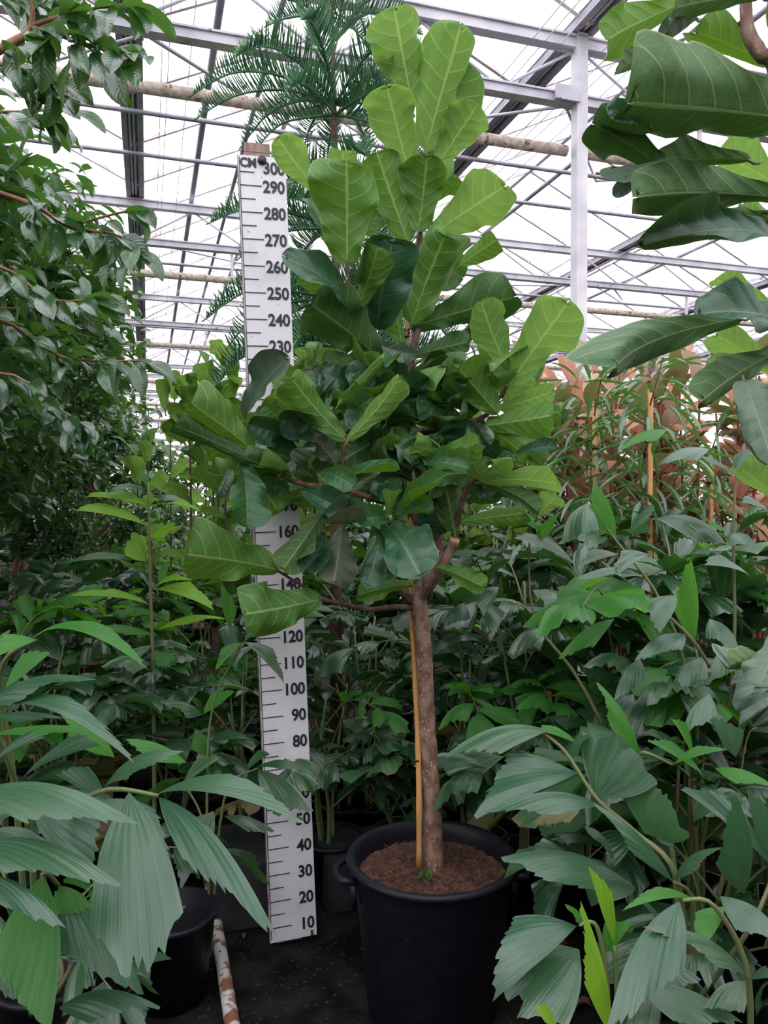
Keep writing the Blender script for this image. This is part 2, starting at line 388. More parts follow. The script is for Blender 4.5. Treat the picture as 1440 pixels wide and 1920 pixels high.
# roof: valley gutters every 3.2 m, ridges between, glazing bars every metre, panes between the bars
ceil = root('ceiling', (0, 0, 0), kind='structure')
GZ, RZ, SPAN, GX0 = 5.22, 5.98, 3.24, -.12
YB0, YB1 = -4, 44
bays = range(-4, 6)
pane_me = {}
for k in bays:
    gx = GX0 + k * SPAN
    b = MB()
    for dx, w_, z_ in ((-.07, .05, 0), (.07, .05, 0)):
        b.bar(G(gx + dx, YB0, GZ + z_), G(gx + dx, YB1, GZ + z_), w_, .06)
    b.bar(G(gx, YB0, GZ + .04), G(gx, YB1, GZ + .04), .2, .012)
    b.build('gutter', M['steel_dark'], ceil, smooth=False)
    b = MB()
    for dx in (-.024, .012): b.bar(G(gx + dx, YB0, GZ + .01), G(gx + dx, YB1, GZ + .01), .022, .03)
    b.build('gutter_strip', M['alu'], ceil, smooth=False)
    MB().bar(G(gx + SPAN / 2, YB0, RZ), G(gx + SPAN / 2, YB1, RZ), .05, .05).build('ridge', M['alu'], ceil, smooth=False)
bar_me = {}
for s in (0, 1):
    a, b_ = (G(0, 0, 0), G(SPAN / 2, 0, RZ - GZ)) if s == 0 else (G(SPAN / 2, 0, RZ - GZ), G(SPAN, 0, 0))
    bar_me[s] = mesh('glazing_bar', *(lambda q: (q.v, q.f))(MB().bar(a, b_, .035, .04)), M['glaze_bar'], smooth=False)
    e = G(0, .96, 0); o_ = G(0, .02, 0)
    up = Vector((0, 0, .02))
    q = [a + o_ + up, b_ + o_ + up, b_ + e + up, a + e + up]
    q = q + [x + Vector((0, 0, .004)) for x in q]
    pane_me[s] = mesh('glass_pane', q, [(3, 2, 1, 0), (4, 5, 6, 7), (0, 1, 5, 4), (1, 2, 6, 5), (2, 3, 7, 6), (3, 0, 4, 7)], M['glass'], smooth=False)
far_b, far_p = MB(), MB(); nb = 0
for k in list(bays)[:-1]:
    for j in range(YB0, YB1):
        for s in (0, 1):
            off = G(GX0 + k * SPAN, j, GZ)
            near = (4 <= j < 20) and -2 <= k <= 4
            if near and nb < 290:
                link('glazing_bar', bar_me[s], ceil, Matrix.Translation(off)); link('glass_pane', pane_me[s], ceil, Matrix.Translation(off)); nb += 1
            else:
                for B, me in ((far_b, bar_me[s]), (far_p, pane_me[s])):
                    n0 = len(B.v); B.v += [v.co + off for v in me.vertices]; B.f += [tuple(n0 + i for i in p.vertices) for p in me.polygons]
far_b.build('glazing_bar', M['glaze_bar'], ceil, smooth=False, kind='stuff'); far_p.build('glass_pane', M['glass'], ceil, smooth=False, kind='stuff')
# lattice girders across the bays
gy = [5.16 + 4.22 * i for i in range(-1, 9)]
XL, XR = -13, 17
for gi, y in enumerate(gy):
    r = root('roof_girder', G(0, y, 4.7), kind='structure')
    MB().bar(G(XL, y, 5.13), G(XR, y, 5.13), .09, .07).bar(G(XL, y, 5.175), G(XR, y, 5.175), .13, .015).build('top_chord', M['alu'], r, smooth=False)
    MB().bar(G(XL, y, 4.7), G(XR, y, 4.7), .09, .06).bar(G(XL, y, 4.738), G(XR, y, 4.738), .12, .014).build('bottom_chord', M['steel'], r, smooth=False)
    if gi > 0:
        n = 0; x = XL; up = True
        me = None
        seg = SPAN / 5
        xs = int((XR - XL) / seg)
        for i in range(xs):
            xa = GX0 + seg * (i + round((XL - GX0) / seg)); a, b_ = (4.72, 5.11) if i % 2 == 0 else (5.11, 4.72)
            if me is None or i < 2:
                q = MB().tube([G(0, 0, a - 4.9), G(seg, 0, b_ - 4.9)], .011, 6); mm = mesh('brace', q.v, q.f, M['steel']); me = (me or []) + [mm]
            link('brace', me[i % 2], r, Matrix.Translation(G(xa, y, 4.9)))
    # hangers and the pipe below
    for i in range(8):
        xx = GX0 + 1.1 + (i - 2) * SPAN
        MB().bar(G(xx, y, 4.4), G(xx, y, 4.68), .03, .03).build('hanger', M['steel'], r, smooth=False)
    MB().tube([G(XL, y + .05, 4.36), G(GX0 + 3.17, y + .05, 4.36)], .042, 12).tube([G(GX0 + 3.31, y + .05, 4.36), G(XR, y + .05, 4.36)], .042, 12).build('crusted_pipe', M['lime_pipe'], r)
# columns under every second gutter
for gi, y in enumerate(gy[1:7]):
    for cx in (3.12, 9.6, -9.84):
        MB().bar(G(cx, y - .02, 0), G(cx, y - .02, 5.2), .09, .09, up=G(0, 1, 0)).build('column', M['alu'], smooth=False)['kind'] = 'structure'
        MB().bar(G(cx - .24, y - .085, 4.72), G(cx - .03, y - .085, 4.72), .02, .11).build('column_plate', M['steel'], smooth=False)['kind'] = 'structure'
# intermediate purlins, screen rails, wires
for y in (7.05, 7.9, 11.4, 12.1, 15.6, 19.8):
    MB().tube([G(XL, y, 5.08), G(XR, y, 5.08)], .022, 8).build('trim_purlin', M['steel_dark'])['kind'] = 'structure'
for x, z, r_ in ((.52, 5.3, .03), (.95, 5.3, .022), (4.4, 5.35, .025), (7.6, 5.35, .025), (-2.3, 5.3, .025)):
    MB().tube([G(x, -3, z), G(x, 40, z)], r_, 8).build('trim_vent_shaft', M['steel_dark'])['kind'] = 'structure'
for x, z in ((.12, 5.1), (.17, 5.1), (.33, 5.1), (2.72, 5.1), (2.82, 5.1), (2.95, 5.1), (3.3, 5.1), (3.4, 5.12), (3.5, 5.12), (3.65, 5.1), (5.2, 5.1), (6.1, 5.1), (6.25, 5.1), (6.6, 5.1), (6.75, 5.1), (1.6, 5.1), (1.67, 5.1)):
    MB().tube([G(x, -2, z), G(x, 40, z)], .004, 4).build('trim_wire', M['alu'])['kind'] = 'structure'
# roof wind braces
for y in (5.3, 9.5, 13.7):
    for x in (3.1, 0.0, 6.3):
        for a in (-1, 1):
            MB().tube([G(x, y, 4.75), G(x + a * 1.6, y + 2.1, 5.2)], .014, 6).build('trim_wind_brace', M['steel'])['kind'] = 'structure'

# floor rails (pipe rails of the aisle)
def rail(x, y0, y1, label):
    o = MB().tube([G(x, y0 + (y1 - y0) * i / 20, .045) for i in range(21)], .024, 12)
    o = o.build('pipe_rail', M['rust_pipe']); tag(o, label, 'pipe'); return o
rail(.25, 1.6, 9, 'rusty white pipe on the wet ground left of the measuring board')
rail(-.2, 1.6, 9, 'rusty white pipe under the fishtail palm at the lower left')

# ================================================================== POT + MAIN FIG TREE
PY = 2.56
pc = W(810, 1617, PY); pc.z = 0
tree = root('potted_fig_tree', pc, 'tall fiddle leaf fig tree in big black pot beside the measuring board', 'tree')
PH = .50
prof = [(.0, .0), (.2, 0), (.215, .012), (.255, PH - .06), (.262, PH - .05), (.266, PH - .012), (.274, PH - .004), (.283, PH), (.288, PH + .008), (.284, PH + .018), (.27, PH + .022), (.256, PH + .014), (.25, PH - .02), (.235, PH - .12)]
b = MB().lathe(prof, 64, pc)
pot = b.build('pot', M['pot'], tree)
for a in (math.radians(183), math.radians(3)):
    h = MB(); d = Vector((math.cos(a), math.sin(a), 0)); s = Vector((-d.y, d.x, 0)); c = pc + Vector((0, 0, PH - .03))
    h.tube([c + d * .26 + s * .075, c + d * .3 + s * .07, c + d * .318 + s * .03, c + d * .318 - s * .03, c + d * .3 - s * .07, c + d * .26 - s * .075], .012, 8)
    h.bar(c + d * .262 + s * .06, c + d * .262 + s * .06 - Vector((0, 0, .09)), .02, .035).bar(c + d * .262 - s * .06, c + d * .262 - s * .06 - Vector((0, 0, .09)), .02, .035)
    h.build('handle', M['pot'], pot)
# soil with lumps
sb = MB(); nr, na = 26, 90
for i in range(nr + 1):
    for j in range(na):
        r = .247 * i / nr; a = 2 * PI * j / na; p = Vector((r * math.cos(a), r * math.sin(a), 0))
        z = PH - .045 + .012 * noise.noise(p * 9) + .008 * noise.noise(p * 45) + .02 * math.exp(-(r / .08) ** 2)
        sb.v.append(pc + p + Vector((0, 0, z)))
for i in range(nr):
    for j in range(na): sb.f.append((i * na + j, (i + 1) * na + j, (i + 1) * na + (j + 1) % na, i * na + (j + 1) % na))
sb.build('soil', M['soil'], tree)
fb = MB()
for i in range(900):
    r = .205 * math.sqrt(R.random()); a = R.uniform(0, 6.28); p = pc + Vector((r * math.cos(a), r * math.sin(a), PH - .04 + R.uniform(0, .012)))
    d = Vector((R.uniform(-1, 1), R.uniform(-1, 1), R.uniform(-.3, .5))) * R.uniform(.008, .022)
    fb.tube([p, p + d + Vector((0, 0, .004)), p + d * 1.8], .0013, 3, cap=False)
fb.build('coir_fibres', M['fibre'], tree, kind='stuff')
# small weed at the stem
wd_ = MB(); wp = W(795, 1640, 2.5)
for i in range(16):
    a = R.uniform(0, 6.28); p = wp + Vector((R.uniform(-.02, .02), R.uniform(-.015, .015), -.01)); d = Vector((math.cos(a) * .012, math.sin(a) * .01, .016 + R.random() * .012))
    k = len(wd_.v); s = d.cross(Vector((0, 0, 1))).normalized() * .005
    wd_.v += [p, p + d * .6 + s, p + d, p + d * .6 - s]; wd_.f.append((k, k + 1, k + 2, k + 3))
wd_.build('weed_sprout', M['palm_green'], tree)
# trunk
TK = [(815, 1650, 2.56, .037), (813, 1600, 2.56, .034), (810, 1520, 2.56, .031), (806, 1440, 2.56, .030), (800, 1350, 2.56, .028), (797, 1260, 2.56, .027), (792, 1190, 2.56, .027), (785, 1140, 2.56, .030), (780, 1110, 2.56, .026)]
pts = [W(x, y, Y) for x, y, Y, r in TK]; sp = spline(pts, 6)
rad = []
for i in range(len(sp)):
    f = i / 6; k = min(int(f), len(TK) - 2); t = f - k; rad.append((TK[k][3] * (1 - t) + TK[k + 1][3] * t) * (1 + .03 * math.sin(i * 1.9)))
MB().tube(sp, rad, 16, jit=.03).build('trunk', M['bark'], tree)
def branch(pp, r0, r1, m='bark_dark', par=None, n=8, jit=.08, name='branch'):
    sp_ = spline([W(*p) for p in pp], 5); k = len(sp_) - 1
    return MB().tube(sp_, [r0 + (r1 - r0) * i / k for i in range(k + 1)], n, jit=jit).build(name, M[m], par or tree)
branch([(783, 1125, 2.56), (800, 1070, 2.56), (822, 1015, 2.58), (812, 950, 2.6), (785, 880, 2.62), (767, 800, 2.62), (764, 700, 2.62), (780, 630, 2.6), (784, 590, 2.6)], .024, .013, 'bark')
branch([(784, 600, 2.6), (783, 500, 2.6), (790, 400, 2.6), (795, 290, 2.6)], .014, .007)
branch([(760, 860, 2.58), (757, 780, 2.58), (758, 710, 2.58), (766, 675, 2.58)], .03, .022, 'bark_dark', jit=.25, n=12)
branch([(785, 1125, 2.56), (815, 1085, 2.5), (835, 1050, 2.48), (853, 1012, 2.46)], .019, .016, 'bark')
branch([(780, 1135, 2.56), (750, 1105, 2.52), (735, 1080, 2.5), (728, 1040, 2.5), (735, 990, 2.48)], .016, .008)
branch([(778, 1140, 2.56), (740, 1138, 2.5), (690, 1143, 2.45), (640, 1132, 2.4), (598, 1122, 2.36)], .01, .006)
branch([(620, 1130, 2.4), (570, 1100, 2.38), (520, 1070, 2.34)], .006, .004)
branch([(800, 1060, 2.56), (790, 1010, 2.5), (770, 960, 2.45), (700, 935, 2.4), (620, 915, 2.36), (560, 905, 2.33), (510, 870, 2.3), (470, 842, 2.28)], .014, .006)
branch([(640, 918, 2.37), (642, 870, 2.33), (648, 815, 2.3)], .007, .004)
branch([(757, 745, 2.6), (730, 700, 2.5), (705, 655, 2.46), (685, 600, 2.42), (668, 575, 2.4)], .012, .006)
branch([(668, 575, 2.4), (655, 530, 2.4), (650, 490, 2.4)], .006, .004)
branch([(850, 1020, 2.5), (858, 975, 2.46), (870, 930, 2.42), (885, 900, 2.4), (905, 897, 2.4)], .012, .006)
branch([(765, 810, 2.62), (800, 810, 2.56), (860, 795, 2.5), (910, 780, 2.48), (940, 740, 2.48), (955, 715, 2.48)], .012, .005)
branch([(780, 905, 2.6), (745, 890, 2.5), (720, 900, 2.45)], .007, .004)
branch([(728, 1000, 2.5), (726, 985, 2.4), (727, 965, 2.36)], .008, .005)
for a, b_ in (((848, 1024, 2.468), (853, 1012, 2.46)),):
    MB().tube([W(*a), W(*b_) + Vector((0, 0, .003))], .0165, 12).build('cut_stub', surf('cut_wood', (.5, .3, .18), (.4, .22, .13), .7, 20), tree)
# cane with joints
ca, cb = W(786, 1625, 2.52), W(761, 560, 2.68)
cm = MB(); pts = []; rad = []
n = 40
for i in range(n + 1):
    t = i / n; pts.append(ca.lerp(cb, t) + Vector((.006 * math.sin(t * 9), 0, 0))); rad.append(.0098 - .0015 * t + (.0018 if i % 4 == 0 else 0))
cm.tube(pts, rad, 10).build('bamboo_cane', M['cane'], tree)
for t in (.18, .46, .62, .78, .93):
    p = ca.lerp(cb, t); MB().tube([p - Vector((0, 0, .003)), p + Vector((.0, 0, .003))], .0125, 10).build('tie', M['tie'], tree)

# leaves: base px, tip px, width px, side (U underside to the camera, T upper side), material, depth base, depth tip, bow, turn of the face to the side, wave, fold
Y_, D_, B_, G_ = 'fiddle_young', 'fiddle_dark', 'fiddle', 'fiddle_grey'
HL = [
 (772,192,738,10,108,'U',Y_,2.58,2.50,.05,-.25), (800,275,868,42,128,'U',Y_,2.58,2.46,.05,.2), (803,285,868,112,95,'U',B_,2.62,2.6,.05,.5),
 (765,320,724,158,108,'U',Y_,2.56,2.44,.06,-.2), (750,200,710,105,60,'T',B_,2.64,2.66,.05,-.6), (824,304,897,196,86,'U',Y_,2.6,2.54,.06,.35),
 (810,304,850,205,34,'U',D_,2.62,2.6,.05,.9), (784,430,801,288,92,'U',B_,2.56,2.46,.08,.1), (764,450,706,284,100,'U',B_,2.58,2.5,.07,-.25),
 (816,436,948,350,104,'U',Y_,2.58,2.46,.07,.25), (651,492,650,302,138,'U',B_,2.4,2.28,.06,0), (592,356,518,256,66,'U',Y_,2.5,2.42,.08,-.4),
 (640,330,644,281,52,'U',Y_,2.55,2.5,.05,0), (616,460,577,372,44,'T',B_,2.5,2.52,.06,-.7), (773,602,838,434,124,'U',B_,2.54,2.4,.07,.2),
 (866,494,931,450,50,'U',B_,2.62,2.56,.1,.4), (706,614,738,448,130,'T',D_,2.5,2.38,.1,.1), (672,573,708,462,62,'U',B_,2.38,2.26,.05,.5),
 (662,590,526,484,62,'T',D_,2.42,2.2,.16,-.3), (657,562,566,512,44,'U',B_,2.46,2.34,.08,-.2), (706,668,584,575,118,'U',D_,2.46,2.3,.05,-.25),
 (702,676,604,690,52,'U',D_,2.5,2.4,.06,-.1), (757,657,740,568,46,'U',B_,2.56,2.52,.05,.1), (716,648,782,664,42,'T',G_,2.44,2.4,-.22,0),
 (774,612,968,558,92,'U',D_,2.58,2.44,.1,.2), (953,692,903,566,74,'U',Y_,2.46,2.36,.06,-.3), (955,722,1068,566,104,'U',Y_,2.46,2.34,.07,.3),
 (778,666,880,640,44,'U',D_,2.58,2.46,.08,.1), (764,708,872,684,48,'U',D_,2.56,2.44,.1,.1), (932,774,858,688,90,'U',B_,2.44,2.32,.08,-.3),
 (940,766,1040,732,44,'U',Y_,2.5,2.4,.1,.2), (914,798,1034,778,62,'U',B_,2.46,2.32,.06,0), (918,806,984,856,60,'U',B_,2.5,2.4,.06,.1),
 (780,730,888,764,46,'U',D_,2.56,2.46,.1,.1), (862,794,798,750,56,'U',D_,2.56,2.48,.06,-.2), (462,782,545,670,58,'T',G_,2.3,2.2,.1,.5),
 (558,814,546,726,82,'U',Y_,2.34,2.26,.05,0), (646,822,546,708,76,'U',B_,2.3,2.16,.1,-.4), (654,822,746,708,52,'U',Y_,2.3,2.2,.1,.5),
 (636,756,720,672,32,'U',Y_,2.36,2.28,.1,.5), (472,842,360,760,88,'U',B_,2.28,2.16,.08,-.3), (482,866,328,800,58,'U',D_,2.28,2.14,.2,-.2),
 (546,818,464,796,56,'T',D_,2.36,2.28,.1,-.2), (655,722,598,698,60,'T',D_,2.44,2.4,.08,-.2), (742,712,648,700,52,'T',D_,2.5,2.4,.1,-.1),
 (747,768,650,802,54,'T',D_,2.48,2.34,.08,-.1), (628,868,590,822,60,'U',G_,2.36,2.3,.06,-.1), (528,884,593,838,40,'T',G_,2.3,2.24,-.1,.3),
 (548,892,484,872,46,'U',B_,2.3,2.2,.12,-.2), (562,904,460,862,50,'U',D_,2.34,2.22,.12,-.2), (454,872,462,990,82,'T',B_,2.26,2.2,.06,-.3),
 (434,884,414,932,34,'T',G_,2.28,2.24,.1,-.4), (574,922,660,966,66,'T',D_,2.3,2.2,.06,.1), (722,990,603,978,54,'T',G_,2.32,2.16,.1,-.1),
 (722,968,662,976,52,'T',B_,2.3,2.18,.12,-.1), (602,966,530,1068,62,'U',D_,2.36,2.3,.06,-.3), (606,1000,562,1066,56,'T',D_,2.4,2.34,.06,-.2),
 (642,992,626,1094,80,'U',G_,2.36,2.3,.05,0), (712,998,684,1102,86,'T',D_,2.26,2.12,.08,-.15), (730,988,790,1084,94,'T',D_,2.3,2.14,.1,.2),
 (520,1068,348,1042,106,'U',B_,2.34,2.2,.06,0), (600,1124,462,1152,94,'U',B_,2.36,2.2,.06,-.1), (772,1096,672,1118,42,'U',B_,2.46,2.34,.08,0),
 (822,1064,906,1102,46,'U',B_,2.44,2.36,.08,0), (822,852,777,836,44,'U',Y_,2.34,2.28,.05,0), (800,868,896,828,48,'U',B_,2.4,2.26,.08,.2),
 (784,872,882,880,52,'T',B_,2.38,2.26,.1,.1), (882,852,908,796,56,'T',G_,2.44,2.38,.08,.3), (905,898,876,846,52,'U',Y_,2.38,2.28,.06,-.2),
 (905,896,962,862,42,'T',Y_,2.38,2.28,-.1,.3), (742,974,838,892,42,'T',B_,2.32,2.2,.1,.4), (738,972,814,958,48,'T',B_,2.34,2.22,.12,.1),
 (728,966,731,920,30,'U',Y_,2.32,2.26,.05,0), (730,930,737,896,28,'T',B_,2.36,2.34,.1,0), (852,996,834,902,76,'U',D_,2.46,2.4,.06,-.1),
 (904,902,1052,908,50,'U',Y_,2.38,2.2,.12,.1), (906,906,1010,962,46,'U',D_,2.4,2.28,.12,.2), (1008,968,1046,930,44,'U',Y_,2.34,2.28,.05,.1),
 (866,978,988,962,44,'U',B_,2.46,2.32,.12,.1), (968,852,1046,838,28,'T',D_,2.36,2.26,.1,.1), (606,884,666,914,48,'T',B_,2.32,2.22,.1,.1),
 (640,898,750,882,34,'T',B_,2.34,2.24,.12,0), (746,808,640,866,82,'U',D_,2.46,2.36,.06,-.1), (776,824,750,888,64,'U',D_,2.5,2.44,.05,-.1),
 (700,935,755,920,46,'T',B_,2.4,2.32,.1,0), (700,960,640,950,40,'T',D_,2.38,2.3,.1,0), (540,800,495,760,50,'T',B_,2.38,2.34,.1,-.2),
 (600,760,585,690,60,'T',G_,2.46,2.44,.1,0), (575,730,570,650,44,'U',Y_,2.6,2.56,.05,0), (830,1000,800,930,60,'T',D_,2.54,2.5,.1,0),
 (700,860,755,825,50,'T',B_,2.44,2.36,.1,.2), (860,900,800,880,52,'T',B_,2.44,2.36,.1,0), (470,900,520,960,60,'U',B_,2.36,2.34,.1,0),
 (930,900,960,850,50,'T',B_,2.46,2.4,.1,.2), (840,720,790,690,60,'T',D_,2.6,2.55,.1,0), (950,760,985,700,60,'U',Y_,2.56,2.5,.05,.2),
 (700,620,740,560,50,'T',D_,2.54,2.5,.1,0), (690,440,720,380,60,'T',B_,2.64,2.62,.1,0), (870,640,905,600,50,'U',D_,2.66,2.6,.1,0),
]
axis = [W(790, 400, 2.6), W(765, 620, 2.6), W(765, 800, 2.62), W(815, 1000, 2.58)]
def fiddle_leaf(par, e, seed, attach=None):
    bx, by, tx, ty, w, sd_, mt, y0, y1, bow, side = e[:11]
    b, t = W(bx, by, y0), W(tx, ty, y1)
    ww = w / F * (y0 * .35 + y1 * .65)
    view = (b - Vector((0, 0, CAMZ))).normalized()
    n = (view if sd_ == 'U' else -view) + Vector((side * (1 if sd_ == 'U' else -1), 0, .35))
    rr = random.Random(seed)
    L = (t - b).length
    n0 = n - (t - b).normalized() * n.dot((t - b).normalized())
    pe = b - (t - b).normalized() * L * .13 + Vector((0, 0, -.008))
    lab = {'fiddle_grey': 'dull grey green leaf', 'fiddle_young': 'bright young leaf'}.get(mt)
    ro = rr.uniform(-.62, .62) * min(1, w / 70) * (.35 if seed <= 18 or 300 <= seed < 330 else 1); n = Matrix.Rotation(ro, 3, (t - b).normalized()) @ n0; ww /= math.cos(ro) ** .8
    hero('leaf', par, M[mt], 'fiddle', b, t, ww * 1.08, n, bow=bow, twist=rr.uniform(-.35, .35), petiole=pe, pr=.0035, seed=seed, label=lab,
         wave=rr.uniform(.1, .22) * min(1, w / 80), fold=rr.uniform(.1, .55), curl=rr.uniform(-.6, 1.4), tipc=rr.uniform(-.15, .3), nu=14, nv=26)
HL += [(606,800,520,786,74,'T',D_,2.4,2.3,.1,-.1), (575,884,498,842,64,'T',D_,2.42,2.32,.1,0), (540,918,478,902,44,'T',D_,2.4,2.34,.1,0), (664,884,600,846,60,'U',D_,2.46,2.4,.08,0),
 (640,960,585,930,54,'T',D_,2.44,2.36,.1,0), (700,800,640,770,60,'T',D_,2.5,2.42,.1,0), (560,780,600,730,50,'U',B_,2.46,2.4,.08,.2), (760,940,700,900,60,'T',D_,2.46,2.4,.1,0)]
for i, e in enumerate(HL): fiddle_leaf(tree, e, i + 1)
rf = random.Random(45)
for i in range(22):
    ex, ey = rf.uniform(650, 900), rf.uniform(720, 900); a = rf.uniform(0, 6.28); Yb = rf.uniform(2.42, 2.52)
    fiddle_leaf(tree, (ex, ey, ex + math.cos(a) * 75, ey - abs(math.sin(a)) * 75 + 20, rf.uniform(62, 88), rf.choice('UTT'), rf.choice((D_, B_)), Yb, Yb - .1, .14, rf.uniform(-.4, .4)), 1200 + i)
rf = random.Random(44)
for i in range(75):
    a = rf.uniform(0, 6.28); r = math.sqrt(rf.random()); ex, ey = 735 + 255 * r * math.cos(a), 850 + 150 * r * math.sin(a) + (0 if math.cos(a) < .3 else -30); 
    if i > 72: ex, ey = 775 + 70 * math.cos(a) * r, 520 + 190 * math.sin(a) * r
    ax_ = 765; dx = (ex - ax_) / 260; ln = rf.uniform(60, 95); dy = -rf.uniform(-.5, .9)
    l = math.hypot(dx + 1e-3, dy); Yb = 2.6 + rf.uniform(-.02, .3)
    fiddle_leaf(tree, (ex, ey, ex + dx / l * ln, ey + dy / l * ln, rf.uniform(55, 85), rf.choice('UUT'), rf.choice((D_, B_, B_)), Yb, Yb + rf.uniform(-.12, .12), .1, rf.uniform(-.4, .4)), 1000 + i)

# ================================================================== RIGHT NEAR FIG (off frame stem)
bx_ = W(1560, 960, 1.62); bx_.z = 0
fig2 = root('fig_tree', bx_, 'large fiddle leaf fig reaching in above the red rubber plants, very dark leaves', 'tree')
H2 = [
 (1475,222,1172,196,205,'U',D_,1.5,1.34,.02,0), (1212,228,1136,206,44,'T',D_,1.42,1.38,.1,0), (1276,8,1133,78,84,'U',B_,1.62,1.54,.06,-.2),
 (1305,36,1234,90,46,'T',G_,1.6,1.52,.1,0), (1300,92,1155,136,46,'U',D_,1.56,1.46,.1,0), (1256,330,1112,236,80,'U',D_,1.52,1.42,.12,-.2),
 (1264,296,1122,330,34,'T',G_,1.5,1.4,-.08,0), (1208,338,1150,368,34,'T',G_,1.56,1.5,.1,0), (1465,372,1188,372,98,'U',D_,1.52,1.38,.05,0),
 (1402,300,1216,312,66,'U',D_,1.6,1.5,.05,0), (1456,345,1348,288,84,'U',Y_,1.9,1.86,.05,0), (1465,452,1188,464,86,'T',D_,1.56,1.4,.1,0),
 (1385,598,1150,690,100,'U',D_,1.56,1.4,.12,-.1), (1475,622,1302,588,92,'T',D_,1.5,1.36,.12,0), (1435,566,1338,524,42,'U',Y_,1.9,1.84,.08,0),
 (1455,700,1338,626,62,'U',Y_,1.9,1.8,.05,0), (1445,676,1328,704,54,'U',Y_,1.9,1.8,.05,0), (1466,656,1320,752,82,'U',D_,1.5,1.4,.06,0),
 (1398,716,1452,880,130,'T',G_,1.42,1.3,.08,0), (1460,935,1388,880,54,'U',Y_,1.8,1.74,.05,0), (1425,-6,1262,16,66,'U',D_,1.5,1.42,.05,0),
 (1475,1262,1370,1258,50,'U',D_,1.6,1.5,.08,0), (1470,1190,1425,1290,70,'T',G_,1.5,1.45,.08,0), (1470,440,1392,388,50,'U',Y_,1.9,1.86,.05,0),
 (1460,60,1500,-40,110,'U',B_,1.6,1.5,.05,0), (1440,120,1300,60,70,'U',B_,1.68,1.6,.08,0), (1460,410,1330,440,60,'U',D_,1.62,1.56,.08,0),
 (1470,800,1405,770,70,'U',Y_,1.86,1.8,.08,0), (1130,320,1230,345,30,'T',D_,1.55,1.5,.1,0), (1475,500,1560,460,100,'U',D_,1.6,1.5,.08,0),
]
for i, e in enumerate(H2): fiddle_leaf(fig2, e, 300 + i)
branch([(1560, 1900, 1.62), (1560, 1400, 1.62), (1545, 900, 1.62), (1500, 500, 1.6), (1460, 150, 1.6), (1425, 100, 1.6), (1402, 55, 1.6), (1398, -40, 1.6)], .022, .012, 'bark', fig2, 12, name='trunk')
for q in ([(1520, 600, 1.6), (1470, 620, 1.55), (1440, 610, 1.52)], [(1490, 420, 1.6), (1460, 400, 1.57), (1430, 398, 1.55)], [(1425, 100, 1.6), (1400, 60, 1.62), (1385, 40, 1.62)], [(1545, 900, 1.62), (1480, 760, 1.5), (1400, 716, 1.42)]):
    branch(q, .009, .004, 'bark_dark', fig2)

def pot_simple(par, c, r=.16, h=.28):
    MB().lathe([(0, .0), (r * .78, 0), (r, h - .02), (r * 1.07, h - .02), (r * 1.08, h), (r * .97, h), (r * .95, h - .05), (0, h - .05)], 24, c).build('pot', M['pot'], par)

# ================================================================== MEASURING BOARD
BY = 2.915
yaw = math.radians(16)
p0 = W(551, 1783 - 4.5 * 4.946, BY); p1 = W(491, 293, BY)
p0z = Vector((p0.x, BY, .0)); 
board = root('measuring_board', (p0.x, BY, 0), 'white 300 centimetre measuring board with black numbers standing beside the fig tree', 'ruler')
upv = (p1 - p0); BL = upv.length; upv.normalize()
sv = Vector((math.cos(yaw), math.sin(yaw), 0)); sv = (sv - upv * sv.dot(upv)).normalized(); nv_ = sv.cross(upv).normalized()   # towards the camera
BW = .178
def bp(x, z, d=0.0):   # board coordinates: x from the left edge, z centimetres of the scale, d out of the face
    t = (z - 4.5) / 100 * BL / ((1783 - 4.5 * 4.946 - 293) / 494.6)
    return p0 + sv * (x - BW / 2) + upv * t + nv_ * d
bm_ = Matrix((sv, upv, nv_)).transposed()
MB().box(p0 + upv * BL / 2 - nv_ * .007, (BW, BL, .012), bm_).build('board', M['board'], board, smooth=False)
q = MB()
q.box(p0 + upv * BL / 2 - sv * (BW / 2 + .0015) - nv_ * .007, (.003, BL, .013), bm_)
q.build('worn_edge', M['edge'], board, smooth=False)
MB().box(bp(BW * .42, 155) - nv_ * .026, (.095, 3.04, .024), bm_).build('stake', M['wood'], board, smooth=False)
MB().tube([bp(.088, 299.5, -.002), bp(.088, 299.5, .012)], .016, 20).build('bolt', M['ink'], board)
def tick(z, l):
    MB().box(bp(.004 + l / 2, z, .0006), (l, .0035, .001), bm_).build('tick_mark', M['ink'], board, smooth=False)
for z in range(10, 296, 10): tick(z, .08)
for z in range(5, 296, 10):
    if z > 5: tick(z, .055)
q = MB(); q.box(bp(.004, 153, .0006), (.0028, BL - .02, .001), bm_).box(bp(BW / 2, 302.5, .0006), (BW - .006, .0025, .001), bm_)
q.build('border_line', M['ink'], board, smooth=False)
def text(s, pos, h, name, bold=.0017):
    cu = bpy.data.curves.new('t', 'FONT'); cu.body = s; cu.size = h / .72; cu.extrude = .0004; cu.offset = bold; cu.align_x = 'RIGHT'; cu.resolution_u = 4; cu.space_character = .98
    to = bpy.data.objects.new('t', cu); col.objects.link(to)
    dg = bpy.context.evaluated_depsgraph_get(); me = bpy.data.meshes.new_from_object(to.evaluated_get(dg)); bpy.data.objects.remove(to)
    me.materials.clear(); me.materials.append(M['ink'])
    mw = bm_.to_4x4(); mw.translation = pos
    mw = mw @ Matrix.Diagonal((.9, 1, 1, 1))
    return link(name, me, board, mw)
for z in range(10, 300, 10): text(str(z), bp(BW - .007, z - 2.2, .0008), .045, 'number')
text('300', bp(BW - .004, 294.8, .0008), .045, 'number')
text('CM', bp(.068, 296.9, .0008), .034, 'lettering')
# lower cut-off 5
text('5', bp(BW - .012, 4.6, .0008), .02, 'number')

